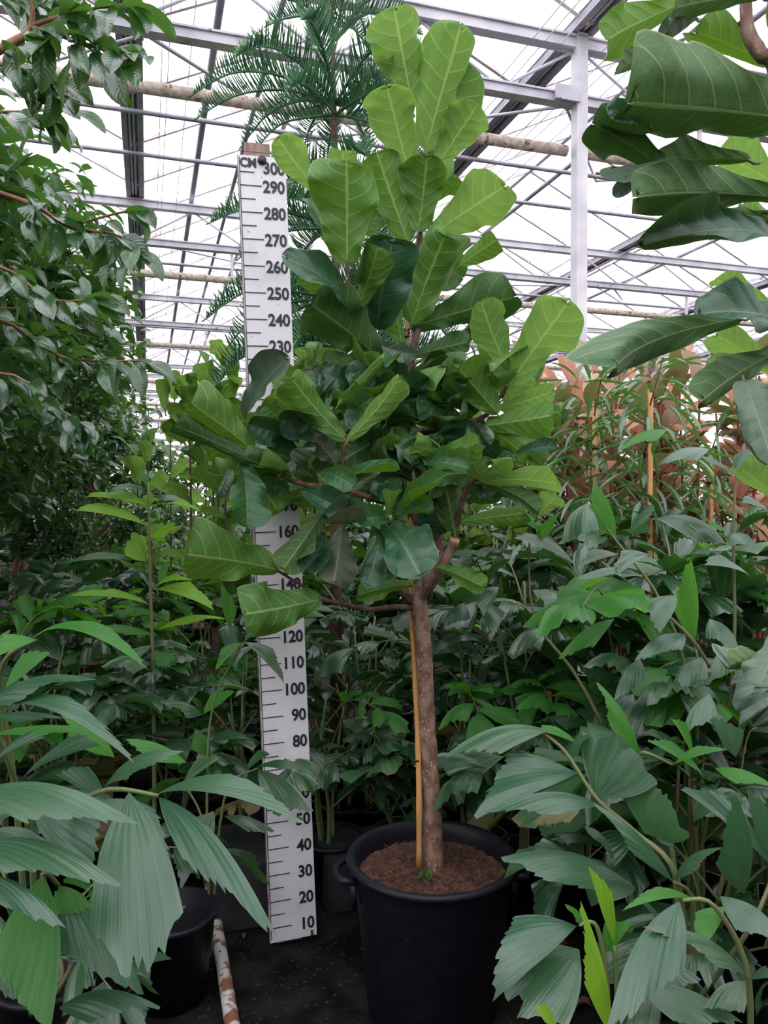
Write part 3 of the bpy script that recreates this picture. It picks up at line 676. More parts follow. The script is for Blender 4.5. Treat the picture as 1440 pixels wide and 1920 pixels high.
# dark blocks and pots by the board
def block(c, d, rz, label):
    bmh = bmesh.new(); bmesh.ops.create_cube(bmh, size=1); bmesh.ops.scale(bmh, vec=d, verts=bmh.verts); bmesh.ops.bevel(bmh, geom=bmh.edges[:], offset=.008, segments=2, affect='EDGES')
    me = bpy.data.meshes.new('concrete_block'); bmh.to_mesh(me); bmh.free(); me.materials.append(M['block'])
    o = link('concrete_block', me); o.location = c; o.rotation_euler = (0, 0, rz); tag(o, label, 'block')
block((-.62, 3.22, .13), (.24, .42, .26), AX, 'dark concrete block on the ground left of the measuring board foot')
block((-.13, 3.32, .11), (.3, .3, .22), AX, 'dark concrete block on the ground between measuring board and big pot')

# ================================================================== FISHTAIL PALMS
TP = {}
for key in ('palm_mid', 'palm_green', 'palm_yellow', 'palm', 'palm_old'):
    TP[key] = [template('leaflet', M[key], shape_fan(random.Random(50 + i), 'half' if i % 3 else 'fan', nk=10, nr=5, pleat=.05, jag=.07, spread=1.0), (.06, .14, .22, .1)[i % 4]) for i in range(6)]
def leaflet(par, key, b, t, w, n, rr):
    return link('leaflet', rr.choice(TP[key]), par, frame(b, t, w, n))
def palm(c, h, nfr, rr, key='palm_mid', label=None, llen=.2, group=None, green=.15, potr=.15, low=.25, spreadk=1.0, cat='palm', maxleaf=11, name='fishtail_palm'):
    c = Vector(c); p = root(name, c, label, cat, group)
    pot_simple(p, c, potr, .24)
    nst = rr.randint(2, 4); stems = []
    for i in range(nst):
        a = rr.uniform(0, 6.28); d = Vector((math.cos(a), math.sin(a), 0)) * .04
        top = c + d * 2.5 + Vector((rr.uniform(-.1, .1), rr.uniform(-.1, .1), h * rr.uniform(.7, .95)))
        pts = [c + d + Vector((0, 0, .19)), (c + d * 1.6 + Vector((0, 0, h * .45))), top]
        sp_ = spline(pts, 4); MB().tube(sp_, [.011 - .006 * k / 8 for k in range(len(sp_))], 6).build('stem', M['stem'], p); stems.append(sp_)
    ga = rr.uniform(0, 6.28)
    for f in range(nfr):
        st = stems[f % nst]; tt = low + (1 - low) * (f + .5) / nfr; k = tt * (len(st) - 1); k0 = min(int(k), len(st) - 2); o = st[k0].lerp(st[k0 + 1], k - k0)
        ga += 2.4; d = Vector((math.cos(ga), math.sin(ga), 0)); s = Vector((-d.y, d.x, 0))
        L = (.28 + .32 * rr.random()) * spreadk * (.6 + .5 * min(1, h)) ; rise = .3 + .7 * (tt) + rr.uniform(-.15, .15)
        q0 = o; q1 = o + d * L * .5 + Vector((0, 0, L * .6 * rise)); q2 = o + d * L * 1.05 + Vector((0, 0, L * (.75 * rise - .15)))
        sp_ = spline([q0, q1, q2], 5); fr = MB().tube(sp_, [.005 - .0035 * i / (len(sp_) - 1) for i in range(len(sp_))], 5).build('frond', M['stem'], p)
        kk = key if rr.random() > green else 'palm_green'
        if tt < low + .12 and rr.random() < .3: kk = 'palm_old'
        nl = rr.randint(max(4, maxleaf - 5), maxleaf)
        for i in range(nl):
            u = .3 + .7 * i / (nl - 1); k = u * (len(sp_) - 1); k0 = min(int(k), len(sp_) - 2); b = sp_[k0].lerp(sp_[k0 + 1], k - k0)
            T = (sp_[k0 + 1] - sp_[k0]).normalized(); sg = -1 if i % 2 else 1
            dirv = (T * rr.uniform(.5, 1.0) + s * sg * rr.uniform(.5, 1.0) * (0.15 if i == nl - 1 else 1) + Vector((0, 0, rr.uniform(-.55, .25)))).normalized()
            ll = llen * rr.uniform(.7, 1.25)
            n = Vector((rr.uniform(-.4, .4), rr.uniform(-.4, .4), 1)) + d * .2
            leaflet(fr, kk, b, b + dirv * ll, ll * rr.uniform(.5, .8), n, rr)
    return p
# placement: greenhouse coordinates across and along, height, fronds, kind, label
PL = [
 ((620, 3.35), 1.0, 9, .14, 'low fishtail palm with browning lower leaves between board and pot'),
 ((705, 3.75), 1.25, 10, .16, 'fishtail palm directly behind the lower trunk of the big fig'),
 ((890, 3.35), 1.25, 10, .2, 'fishtail palm behind the right rim of the big pot'),
 ((985, 3.2), 1.45, 11, .22, 'fishtail palm with thin upright stem right of the fig trunk'),
 ((1085, 3.1), 1.5, 11, .24, 'fishtail palm with pale drooping fan leaves in front of the narrow leaved plants'),
 ((1195, 3.0), 1.35, 11, .24, 'fishtail palm with broad glossy leaves below the bamboo canes'),
 ((1310, 2.9), 1.45, 11, .25, 'fishtail palm with upright fresh green spear at the right'),
 ((1420, 2.8), 1.3, 10, .25, 'fishtail palm at the right edge below the grey fig leaf'),
 ((1290, 2.55), .9, 7, .2, 'short fishtail palm behind the broad grey leaves right of the pot'),
 ((1360, 2.35), .95, 9, .24, 'short fishtail palm low at the right edge'),
 ((800, 4.4), 1.45, 9, .2, 'fishtail palm deep behind the big fig trunk'),
 ((940, 4.2), 1.6, 10, .22, 'tall fishtail palm behind the palm with the thin stem'),
 ((1060, 4.1), 1.55, 10, .22, 'fishtail palm at the foot of the left bamboo cane'),
 ((1180, 3.9), 1.6, 10, .22, 'fishtail palm between the two bamboo canes'),
 ((1300, 3.8), 1.65, 10, .22, 'fishtail palm under the orange rubber leaves'),
 ((1430, 3.7), 1.7, 9, .22, 'fishtail palm under the red rubber leaves at the right edge'),
 ((640, 4.8), 1.35, 9, .2, 'fishtail palm far behind the measuring board on its right side'),
 ((470, 3.5), 1.05, 10, .17, 'fishtail palm with striped leaves just left of the measuring board'),
 ((400, 3.9), 1.15, 10, .18, 'fishtail palm behind the yellow green one'),
 ((330, 3.7), .75, 7, .16, 'low fishtail palm left of the dark block'),
 ((120, 3.3), 1.05, 10, .2, 'fishtail palm with grey green leaves left of the yellow green one'),
 ((10, 3.0), 1.15, 10, .22, 'fishtail palm at the left edge below the ficus trunks'),
 ((200, 4.3), 1.2, 10, .2, 'fishtail palm in front of the second ficus trunk'),
 ((70, 4.2), 1.15, 9, .2, 'fishtail palm in front of the nearest ficus trunk'),
 ((330, 4.8), 1.35, 10, .2, 'fishtail palm behind the young top of the yellow green palm'),
 ((470, 4.9), 1.45, 9, .2, 'fishtail palm below the distant fiddle leaf fig'),
 ((80, 2.35), .5, 7, .17, 'low fishtail palm in the pot at the lower left'),
 ((30, 5.6), 1.25, 9, .24, 'distant fishtail palm at the left edge behind the nearest ficus trunk'),
 ((120, 6.8), 1.3, 8, .26, 'farthest fishtail palm between the ficus trunks'),
 ((-60, 6.6), 1.35, 9, .26, 'distant fishtail palm half cut by the left edge'),
 ((650, 3.75), .7, 9, .15, 'knee high fishtail palm low between the board and the fig trunk'),
 ((900, 3.8), .8, 9, .17, 'knee high fishtail palm in the shade behind the pot rim'),
 ((1010, 3.55), .8, 9, .18, 'knee high fishtail palm in the shade right of the pot'),
 ((760, 3.4), .6, 8, .14, 'smallest fishtail palm just behind the big pot'),
 ((150, 5.4), 1.35, 8, .22, 'distant fishtail palm beneath the ficus row'),
 ((390, 6.0), 1.5, 8, .22, 'distant fishtail palm beside the far fiddle leaf fig'),
 ((860, 5.6), 1.65, 8, .24, 'distant fishtail palm showing right of the fig crown'),
 ((740, 5.4), 1.5, 8, .22, 'distant fishtail palm hidden deep behind the fig crown'),
]
for i, ((px, Y), h, nf, ll, lab) in enumerate(PL):
    c = W(px, 1000, Y); c.z = 0
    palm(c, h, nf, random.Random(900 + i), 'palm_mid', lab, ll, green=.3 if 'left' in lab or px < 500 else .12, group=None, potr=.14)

def hero_palm(par, lst, seed, Yo=0):
    for i, e in enumerate(lst):
        bx, by, tx, ty, w, kd, mt, y0, y1, bow = e[:10]; side = e[10] if len(e) > 10 else 0
        b, t = W(bx, by, y0), W(tx, ty, y1); view = (b - Vector((0, 0, CAMZ))).normalized()
        rr = random.Random(seed + i)
        n = (-view * .7 + Vector((side, 0, .9)))
        ww = w / F * (y0 + y1) / 2
        lab = {'palm_yellow': 'yellow green young leaflet', 'palm_old': 'browning old leaflet', 'palm_green': 'fresh green leaflet'}.get(mt)
        hero('leaflet', par, M[mt], kd, b, t, ww * 1.15, n, bow=bow, seed=seed + i, nk=22, nr=12, pleat=.006 if mt == 'palm' else .025, jag=.05, label=lab)
def stalk(par, pp, r0=.006, r1=.003, m='stem', name='stalk'): return branch(pp, r0, r1, m, par, 6, 0, name)
# left near palm
lp = W(60, 1500, 1.7); lp.z = 0
pL = root('fishtail_palm', lp, 'near fishtail palm with huge grey green leaves filling the lower left', 'palm')
HP = 'palm'; HG = 'palm_green'
hero_palm(pL, [
 (60,1198,290,1250,48,'half',HG,1.45,1.25,.14), (70,1200,-40,1240,50,'half',HG,1.45,1.4,.1), (10,1290,90,1215,60,'half',HG,1.6,1.6,.05),
 (-30,1325,168,1280,84,'half',HP,1.4,1.3,.1), (-10,1335,262,1425,52,'half',HP,1.38,1.2,.16), (-20,1345,112,1350,34,'half',HP,1.45,1.4,.06),
 (215,1420,100,1330,66,'half',HG,1.6,1.55,.08), (-20,1378,172,1372,30,'half',HG,1.55,1.5,.05), (-20,1440,88,1372,52,'half',HP,1.35,1.3,.08),
 (40,1462,195,1382,72,'half',HP,1.5,1.42,.08), (195,1478,340,1420,62,'half',HP,1.55,1.48,.14), (350,1430,235,1395,50,'half',HG,1.65,1.6,.08),
 (-60,1490,248,1560,100,'half',HP,1.25,1.1,.1), (292,1490,578,1535,62,'half',HP,1.45,1.3,.13), (297,1494,503,1765,82,'half',HP,1.45,1.15,.1),
 (242,1485,262,1878,140,'fan',HP,1.42,1.12,.1), (55,1500,190,1640,120,'half',HP,1.5,1.4,.08), (-60,1590,213,1675,90,'half',HP,1.2,1.08,.12),
 (-40,1640,112,1752,58,'half',HP,1.15,1.05,.1), (80,1640,62,1930,130,'half',HG,1.45,1.25,.08), (120,1690,245,1880,110,'half',HP,1.5,1.3,.1),
 (110,1660,165,1720,60,'half',HG,1.5,1.45,.05), (110,1890,290,1900,74,'half',HP,1.4,1.3,.12), (-40,1540,60,1500,70,'half',HP,1.3,1.3,.1),
 (-20,1700,40,1900,90,'half',HP,1.5,1.4,.1), (230,1840,330,1790,50,'half',HP,1.7,1.6,.1), (-30,1560,90,1610,90,'half',HP,1.35,1.3,.1),
 (200,1500,110,1440,60,'half',HP,1.6,1.55,.08), (180,1500,330,1600,70,'half',HP,1.66,1.6,.1), (20,1180,-30,1250,40,'half',HG,1.5,1.5,.1),
], 2000)
for q in ([(60, 1900, 1.7), (30, 1500, 1.62), (0, 1270, 1.5), (55, 1205, 1.45)], [(60, 1900, 1.7), (90, 1600, 1.55), (180, 1487, 1.45), (297, 1492, 1.44)],
          [(60, 1900, 1.7), (60, 1600, 1.62), (20, 1440, 1.5), (-30, 1330, 1.4)], [(60, 1900, 1.7), (20, 1700, 1.5), (-60, 1590, 1.3), (-60, 1490, 1.25)],
          [(60, 1900, 1.7), (100, 1760, 1.6), (80, 1640, 1.46), (110, 1660, 1.5)]):
    stalk(pL, q, .008, .004)
pot_simple(pL, lp, .15, .26)
# palm with leaflets across the board
cpl = W(395, 1500, 2.75); cpl.z = 0
pC = root('fishtail_palm', cpl, 'small fishtail palm whose leaves cross the lower measuring board', 'palm')
hero_palm(pC, [
 (458,1204,538,1278,34,'half','palm_mid',2.72,2.66,.14), (455,1205,400,1255,30,'half','palm_green',2.75,2.7,.1), (458,1204,500,1170,26,'half','palm_mid',2.8,2.8,.1),
 (480,1440,592,1452,26,'half','palm_mid',2.6,2.5,.16), (484,1442,578,1530,66,'half','palm_mid',2.6,2.5,.06), (458,1452,508,1408,34,'half','palm_mid',2.65,2.6,.1),
 (420,1530,512,1565,32,'half','palm_mid',2.66,2.6,.1), (345,1470,412,1416,36,'half','palm_mid',2.7,2.7,.1), (400,1520,350,1600,50,'half','palm_mid',2.6,2.5,.1),
 (380,1340,440,1290,40,'half','palm_green',2.8,2.8,.05), (380,1340,300,1320,40,'half','palm_mid',2.8,2.7,.1), (385,1400,470,1380,36,'half','palm_mid',2.8,2.7,.1),
 (430,1180,420,1090,30,'half','palm_green',2.85,2.85,.03), (385,1560,330,1660,60,'half','palm_mid',2.6,2.5,.1), (395,1420,360,1370,40,'half','palm_green',2.8,2.8,.1),
], 2100)
for q in ([(395, 1790, 2.75), (388, 1500, 2.75), (400, 1320, 2.76), (458, 1204, 2.74)], [(395, 1790, 2.75), (420, 1500, 2.68), (484, 1440, 2.6)], [(395, 1790, 2.75), (385, 1560, 2.7), (345, 1470, 2.7)]): stalk(pC, q)
pot_simple(pC, W(335, 1600, 2.55) * Vector((1, 1, 0)) if False else Vector((W(320, 1600, 2.62).x, 2.62, 0)), .15, .3)
# young yellow green palm
cy = W(287, 1300, 3.2); cy.z = 0
pY = root('fishtail_palm', cy, 'slender young fishtail palm with glowing yellow green leaves in the aisle', 'palm')
HY = 'palm_yellow'
hero_palm(pY, [
 (277,948,158,928,34,'half',HY,3.2,3.1,.1), (277,986,138,950,40,'half',HY,3.2,3.05,.08), (280,952,378,956,20,'half',HY,3.2,3.1,.12),
 (284,932,350,948,24,'half','palm_mid',3.2,3.15,.14), (276,920,198,922,22,'half','palm_mid',3.2,3.1,.14), (276,1052,240,1006,60,'fan',HY,3.2,3.15,.03),
 (280,1006,332,986,44,'fan',HY,3.2,3.15,.05), (274,1052,108,1056,22,'half','palm_mid',3.2,3.05,.08), (290,1106,408,1138,46,'half',HY,3.2,3.08,.12),
 (288,1102,362,1084,28,'half',HY,3.2,3.12,.1), (282,1134,128,1114,26,'half',HY,3.2,3.06,.1), (296,1182,424,1164,28,'half',HY,3.2,3.1,.12),
 (284,1030,312,1014,20,'half',HY,3.2,3.18,.05), (300,1098,316,1048,20,'half',HG,3.2,3.2,.03), (272,1070,248,1062,16,'half',HG,3.2,3.18,.03),
 (285,1190,180,1180,28,'half',HG,3.2,3.1,.1), (285,1210,200,1260,40,'half','palm_mid',3.2,3.1,.1), (290,1220,350,1270,40,'half','palm_green',3.2,3.1,.1),
 (278,915,262,880,18,'half',HG,3.2,3.2,.03),
], 2200)
stalk(pY, [(290, 1600, 3.2), (288, 1300, 3.2), (282, 1100, 3.2), (278, 905, 3.2)], .011, .005, name='stem'); pot_simple(pY, cy, .13, .24)
# right near palms
rp = W(1290, 1600, 1.95); rp.z = 0
pR = root('fishtail_palm', rp, 'near fishtail palm with broad silvery leaves reaching over the big pot', 'palm')
hero_palm(pR, [
 (1030,1370,836,1426,64,'half',HP,1.95,1.85,.14), (1084,1450,880,1520,110,'half',HP,1.9,1.75,.12), (1128,1512,916,1532,62,'half',HP,1.85,1.7,.12),
 (1118,1496,1178,1385,150,'fan',HP,1.9,1.9,.05), (1208,1562,1238,1468,170,'fan',HP,1.85,1.8,.06), (1264,1656,1116,1514,58,'half',HP,1.75,1.7,.06),
 (1200,1412,1118,1288,66,'half',HG,2.0,1.95,.05), (1192,1664,952,1634,124,'half',HP,1.85,1.65,.08), (1264,1652,1352,1596,48,'half',HP,1.75,1.65,.12),
 (1396,1676,1364,1500,86,'half',HP,1.65,1.6,.05), (1455,1640,1278,1462,80,'half',HP,1.7,1.65,.08), (1460,1670,1418,1478,70,'half',HP,1.7,1.7,.05),
 (1318,1452,1212,1380,50,'half',HG,2.0,1.95,.05), (1262,1434,1362,1402,26,'half',HG,1.95,1.9,.1), (1052,1412,1102,1384,50,'half',HP,2.0,1.95,.05),
 (1092,1508,1004,1552,44,'half','palm_old',2.0,1.95,.08), (1226,1566,1288,1576,34,'half',HP,1.85,1.8,.05), (1300,1420,1260,1340,50,'half',HG,2.05,2.0,.05),
 (1380,1420,1345,1340,60,'half',HP,2.1,2.1,.05), (1330,1300,1290,1380,50,'half',HP,2.2,2.1,.05), (1300,1540,1360,1480,60,'half',HP,1.9,1.85,.08),
 (1090,1400,1000,1362,30,'half',HG,2.0,1.95,.08), (1440,1560,1380,1520,50,'half',HP,1.8,1.75,.08), (1150,1600,1100,1560,60,'half',HP,2.0,1.95,.08),
 (1340,1440,1450,1480,40,'half',HG,1.9,1.8,.1), (1180,1560,1140,1620,70,'half','palm_mid',2.1,2.0,.08),
], 2300)
for q in ([(1290, 1900, 1.95), (1270, 1650, 1.8), (1190, 1560, 1.87), (1118, 1496, 1.9), (1060, 1410, 1.95), (1010, 1368, 1.96)], [(1290, 1900, 1.95), (1300, 1700, 1.8), (1264, 1654, 1.75)],
          [(1290, 1900, 1.95), (1400, 1750, 1.7), (1450, 1640, 1.7)], [(1290, 1900, 1.95), (1260, 1600, 1.98), (1220, 1480, 2.0), (1200, 1412, 2.0), (1262, 1434, 1.96)]): stalk(pR, q, .008, .004)
pot_simple(pR, rp, .15, .26)
rp2 = W(1130, 1990, 1.6); rp2.z = 0
pS = root('fishtail_palm', rp2, 'low near fishtail palm with a bright yellow green upright leaf at lower right', 'palm')
hero_palm(pS, [
 (1082,1736,905,1855,110,'half',HP,1.6,1.5,.16), (1086,1780,955,1900,150,'fan',HP,1.6,1.5,.1), (1148,1945,1082,1698,60,'half',HY,1.42,1.36,.03),
 (1152,1772,1112,1622,42,'half',HY,1.6,1.56,.03), (1052,1948,1000,1880,44,'half',HY,1.45,1.42,.04), (1274,1690,1160,1945,100,'half',HP,1.5,1.3,.12),
 (1402,1832,1214,1748,66,'half',HP,1.5,1.4,.1), (1300,1686,1160,1702,34,'half',HG,1.6,1.5,.1), (1350,1680,1460,1770,70,'half',HP,1.5,1.4,.12),
 (1186,1838,1392,1935,80,'half',HP,1.65,1.55,.08), (1212,1806,1312,1850,54,'half','palm_mid',1.7,1.65,.08), (1404,1838,1460,1828,30,'half',HP,1.5,1.45,.1),
 (1130,1790,1180,1720,50,'half',HG,1.65,1.62,.05), (1360,1700,1300,1780,50,'half',HG,1.55,1.5,.1), (1100,1730,1060,1700,30,'half',HG,1.62,1.6,.05),
 (1400,1840,1330,1900,60,'half','palm_mid',1.6,1.55,.1), (1150,1790,1150,1740,24,'half',HG,1.6,1.6,.02), (1250,1760,1200,1690,60,'half',HP,1.75,1.7,.08),
 (1300,1790,1240,1850,60,'half','palm_mid',1.8,1.75,.1), (1420,1900,1440,1850,60,'half','palm_mid',1.7,1.65,.1),
], 2400)
for q in ([(1130, 2100, 1.6), (1140, 1880, 1.6), (1120, 1740, 1.6), (1085, 1735, 1.6)], [(1130, 2100, 1.6), (1155, 1900, 1.6), (1152, 1772, 1.6)], [(1400, 2100, 1.6), (1404, 1838, 1.52), (1340, 1700, 1.52), (1280, 1688, 1.52)]): stalk(pS, q, .007, .004)
pot_simple(pS, rp2, .13, .2)
# mid right hero leaflets
mr = W(1290, 1300, 2.55); mr.z = 0
pM = root('fishtail_palm', mr, 'tall fishtail palm with large drooping fan leaves above the silvery palm', 'palm')
hero_palm(pM, [
 (1100,944,1068,1022,66,'half',HP,2.6,2.5,.1), (1155,1010,1106,912,58,'half',HG,2.6,2.6,.03), (1212,1086,1086,1090,36,'half',HP,2.5,2.35,.12),
 (1218,1040,1148,1078,46,'half',HP,2.5,2.4,.14), (1302,1205,1284,1048,50,'half',HG,2.5,2.5,.02), (1268,1116,1222,1180,66,'half',HP,2.4,2.3,.14),
 (1284,1188,1200,1245,56,'half',HP,2.4,2.25,.1), (1200,1235,1162,1315,46,'half',HP,2.4,2.3,.08), (1152,1160,1054,1240,42,'half',HG,2.5,2.4,.1),
 (1316,1232,1272,1300,56,'half',HP,2.4,2.3,.1), (1410,1086,1312,1050,62,'half',HP,2.4,2.3,.1), (1372,1000,1408,1024,48,'half',HP,2.4,2.35,.1),
 (1228,972,1354,1030,66,'half','palm_mid',2.6,2.5,.2), (1330,842,1242,874,50,'half',HP,2.5,2.4,.1), (1380,894,1426,834,50,'half',HP,2.4,2.4,.05),
 (1250,806,1166,848,40,'oval',HG,2.5,2.4,.1) if False else (1250,806,1166,848,40,'half',HG,2.5,2.4,.1), (1180,1000,1230,950,50,'half',HP,2.6,2.55,.05),
 (1370,1200,1345,1280,50,'half',HP,2.3,2.25,.1), (1330,1160,1375,1220,50,'half',HP,2.4,2.3,.1), (1380,895,1320,860,40,'half','palm_mid',2.45,2.4,.05),
 (1370,1000,1320,985,40,'half',HG,2.45,2.4,.05), (1440,960,1385,935,50,'half',HP,2.3,2.25,.1), (1160,1040,1080,1060,40,'half','palm_mid',2.6,2.5,.08),
 (1080,1060,960,1000,60,'half','palm_mid',2.7,2.6,.08), (1020,1000,960,955,50,'half',HG,2.7,2.65,.05), (1000,1010,1050,970,44,'half',HG,2.7,2.65,.05),
 (950,1240,915,1180,50,'half','palm_mid',2.8,2.7,.05), (935,1100,895,1150,50,'half',HP,2.7,2.6,.12), (870,1130,840,1180,46,'half',HP,2.8,2.7,.1), (905,1130,935,1190,46,'half',HP,2.8,2.7,.1),
], 2500)
for q in ([(1290, 1700, 2.55), (1290, 1300, 2.5), (1240, 1130, 2.5), (1160, 1020, 2.58), (1100, 944, 2.6)], [(1290, 1700, 2.55), (1310, 1300, 2.45), (1300, 1200, 2.5)],
          [(1290, 1700, 2.55), (1370, 1300, 2.45), (1375, 1000, 2.42), (1380, 890, 2.42)], [(1290, 1700, 2.55), (1100, 1300, 2.6), (1000, 1150, 2.7), (996, 950, 2.7)], [(1330, 1250, 2.45), (1280, 1180, 2.4), (1150, 1070, 2.5), (1120, 1050, 2.55)]): stalk(pM, q, .007, .003)
pot_simple(pM, mr, .15, .26)

# ================================================================== FICUS TREES ON THE LEFT
OV = [template('leaf', M['ficus'], shape_oval(random.Random(70 + i), 2, 4, .25, .03, .45 + .05 * (i % 3)), (.05, .12, .18)[i % 3]) for i in range(5)]
def scatter_leaves(par, items, name='leaf', limit=300, m=None):
    """items: (template, matrix), nearest first; the nearest become parts, the rest one joined part"""
    items.sort(key=lambda q: (q[1].translation - Vector((0, 0, CAMZ))).length - (0 if True else 0))
    for te, mx in items[:limit]: link(name, te, par, mx)
    if len(items) > limit:
        vs, fs, uv = [], [], []
        cache = {}
        for te, mx in items[limit:]:
            if te.name not in cache:
                ul = te.uv_layers[0].data; um = [None] * len(te.vertices)
                for lp_ in te.loops: um[lp_.vertex_index] = tuple(ul[lp_.index].uv)
                cache[te.name] = ([v.co.copy() for v in te.vertices], [tuple(p.vertices) for p in te.polygons], um)
            cv, cf, cu_ = cache[te.name]; n0 = len(vs)
            vs += [mx @ v for v in cv]; fs += [tuple(n0 + i for i in f) for f in cf]; uv += cu_
        link('foliage', mesh('foliage', vs, fs, items[0][0].materials[0], uv), par, kind='stuff')
def crown_tree(c, z0, z1, rad, nbr, nleaf, rr, label, llen=.1, lw=.42, tm=OV, trunkm='ficus_bark', name='ficus_tree', cat='tree', twist=4, tr=.04, limit=300, droop=.5, fork=None, bm2='ficus_bark'):
    c = Vector(c); p = root(name, c, label, cat)
    zf = fork or z0 + .1
    for k in range(twist):
        pts = []
        for i in range(9):
            t = i / 8; a = t * 7 + k * 2 * PI / twist; pts.append(c + Vector((math.cos(a) * tr * .8, math.sin(a) * tr * .8, t * zf)))
        MB().tube(pts, tr, 8).build('trunk', M[trunkm], p)
    pot_simple(p, c, .17, .28)
    items = []; tw = MB()
    zc, hz = (z0 + z1) / 2, (z1 - z0) / 2
    for i in range(nbr):
        a = rr.uniform(0, 6.28); zz = rr.uniform(-1, 1); rr_ = rad * math.sqrt(max(.05, 1 - zz * zz * .8)) * rr.uniform(.65, 1.0)
        tipp = c + Vector((math.cos(a) * rr_, math.sin(a) * rr_, zc + hz * zz)); st = c + Vector((0, 0, max(zf * .8, min(tipp.z - rr.uniform(.1, .5), z1 - .4))))
        midp = st.lerp(tipp, .5) + Vector((rr.uniform(-.1, .1), rr.uniform(-.1, .1), rr.uniform(.0, .15)))
        sp_ = spline([st, midp, tipp], 4); tw.tube(sp_, [.009 - .0065 * k / 8 for k in range(9)], 4, cap=False)
        for j in range(nleaf // nbr):
            u = rr.uniform(.25, 1.05) ** .6; k = min(u, .999) * 8; b = sp_[int(k)].lerp(sp_[int(k) + 1], k - int(k)) + Vector([rr.uniform(-1, 1) for _ in range(3)]) * .13 * rad
            d = Vector((math.cos(a), math.sin(a), 0)) * .5 + Vector((rr.uniform(-1, 1), rr.uniform(-1, 1), rr.uniform(-.9, .5) - droop * .35))
            d.normalize(); L = llen * rr.uniform(.7, 1.25)
            items.append((rr.choice(tm), frame(b, b + d * L, L * lw * rr.uniform(.85, 1.15), Vector((rr.uniform(-.6, .6), rr.uniform(-.8, .5), 1)))))
    tw.build('branches', M[bm2], p, kind='stuff')
    scatter_leaves(p, items, limit=limit)
    return p
crown_tree(G(-1.3, 3.0), 1.75, 3.3, 1.1, 110, 7500, random.Random(1), 'nearest full ficus tree of the left row with reddish braided trunk', .115, lw=.46)
crown_tree(G(-1.2, 4.5), 1.7, 3.65, 1.15, 100, 7500, random.Random(2), 'second ficus tree of the left row behind the nearest one', .11, lw=.46)
crown_tree(G(-1.25, 6.2), 1.6, 3.8, 1.2, 90, 6500, random.Random(3), 'third ficus tree of the left row', .11, limit=200, lw=.46)
crown_tree(G(-1.2, 8.2), 1.5, 3.7, 1.2, 80, 5500, random.Random(4), 'fourth ficus tree of the left row', .11, limit=120, lw=.46)
crown_tree(G(-1.15, 10.5), 1.0, 3.5, 1.2, 70, 4500, random.Random(5), 'farthest ficus tree at the end of the left row', .11, limit=80, lw=.46)
crown_tree(G(-.45, 7.2), .9, 2.35, .75, 50, 3000, random.Random(6), 'low leafy ficus bush at the end of the aisle', .1, limit=120, lw=.46)
crown_tree(G(-2.4, 3.9), 1.5, 3.9, 1.1, 80, 5000, random.Random(7), 'ficus tree in the row behind the nearest ficus at the left edge', .12, limit=120, lw=.46)
crown_tree(G(.55, 9.0), .6, 2.3, .9, 50, 2600, random.Random(8), 'small leaved bush far behind the distant fiddle leaf fig', .1, limit=100, lw=.46)
crown_tree(G(-2.9, 6.5), .9, 3.6, 1.3, 80, 4500, random.Random(61), 'ficus tree of the second row seen between the nearest trunks', .13, limit=60, lw=.46)
for i_, (x_, y_, z_, r_, lb) in enumerate(((1.9, 10.5, 2.35, 1.2, 'far green bush behind the fig crown, left of the grey column'), (3.7, 10.0, 2.4, 1.2, 'far green bush behind the grey column'), (5.4, 9.4, 2.4, 1.2, 'far green bush behind the caned ficus plants'),
        (-5.2, 8.0, 2.6, 1.6, 'far green bush beneath the ficus row at the left edge'), (-4.2, 9.6, 2.6, 1.5, 'far green bush seen through the gaps between the ficus trunks'), (7.2, 8.8, 2.4, 1.3, 'far green bush behind the orange rubber plants'), (-3.4, 11.5, 2.6, 1.7, 'far green bush behind the ficus row at the left edge'), (-.2, 13.0, 2.2, 1.2, 'far green bush closing the aisle'), (2.6, 13.5, 2.2, 1.4, 'farthest green bush beyond the distant figs'))):
    crown_tree(G(x_, y_), .3, z_, r_, 50, 2400, random.Random(400 + i_), lb, .15, limit=40, lw=.5, name='green_bush', cat='bush', droop=.1)
for i_, (x_, y_, z_) in enumerate(((-1.6, -1.9, 3.2), (-2.3, -.2, 3.2), (.9, -2.2, 2.6), (2.5, -1.6, 2.8), (3.1, .1, 2.6), (-.6, -3.2, 2.6), (1.9, -3.4, 3.0))):  # unseen bushes, added to hold back sky light from behind the camera
    crown_tree(G(x_, y_), .3, z_, 1.0, 40, 3000, random.Random(500 + i_), 'unseen leafy green bush added behind the viewer to dim the light', .16, limit=0, lw=.5, name='green_bush', cat='bush', droop=.1)['group'] = 'unseen bushes added to dim the light'
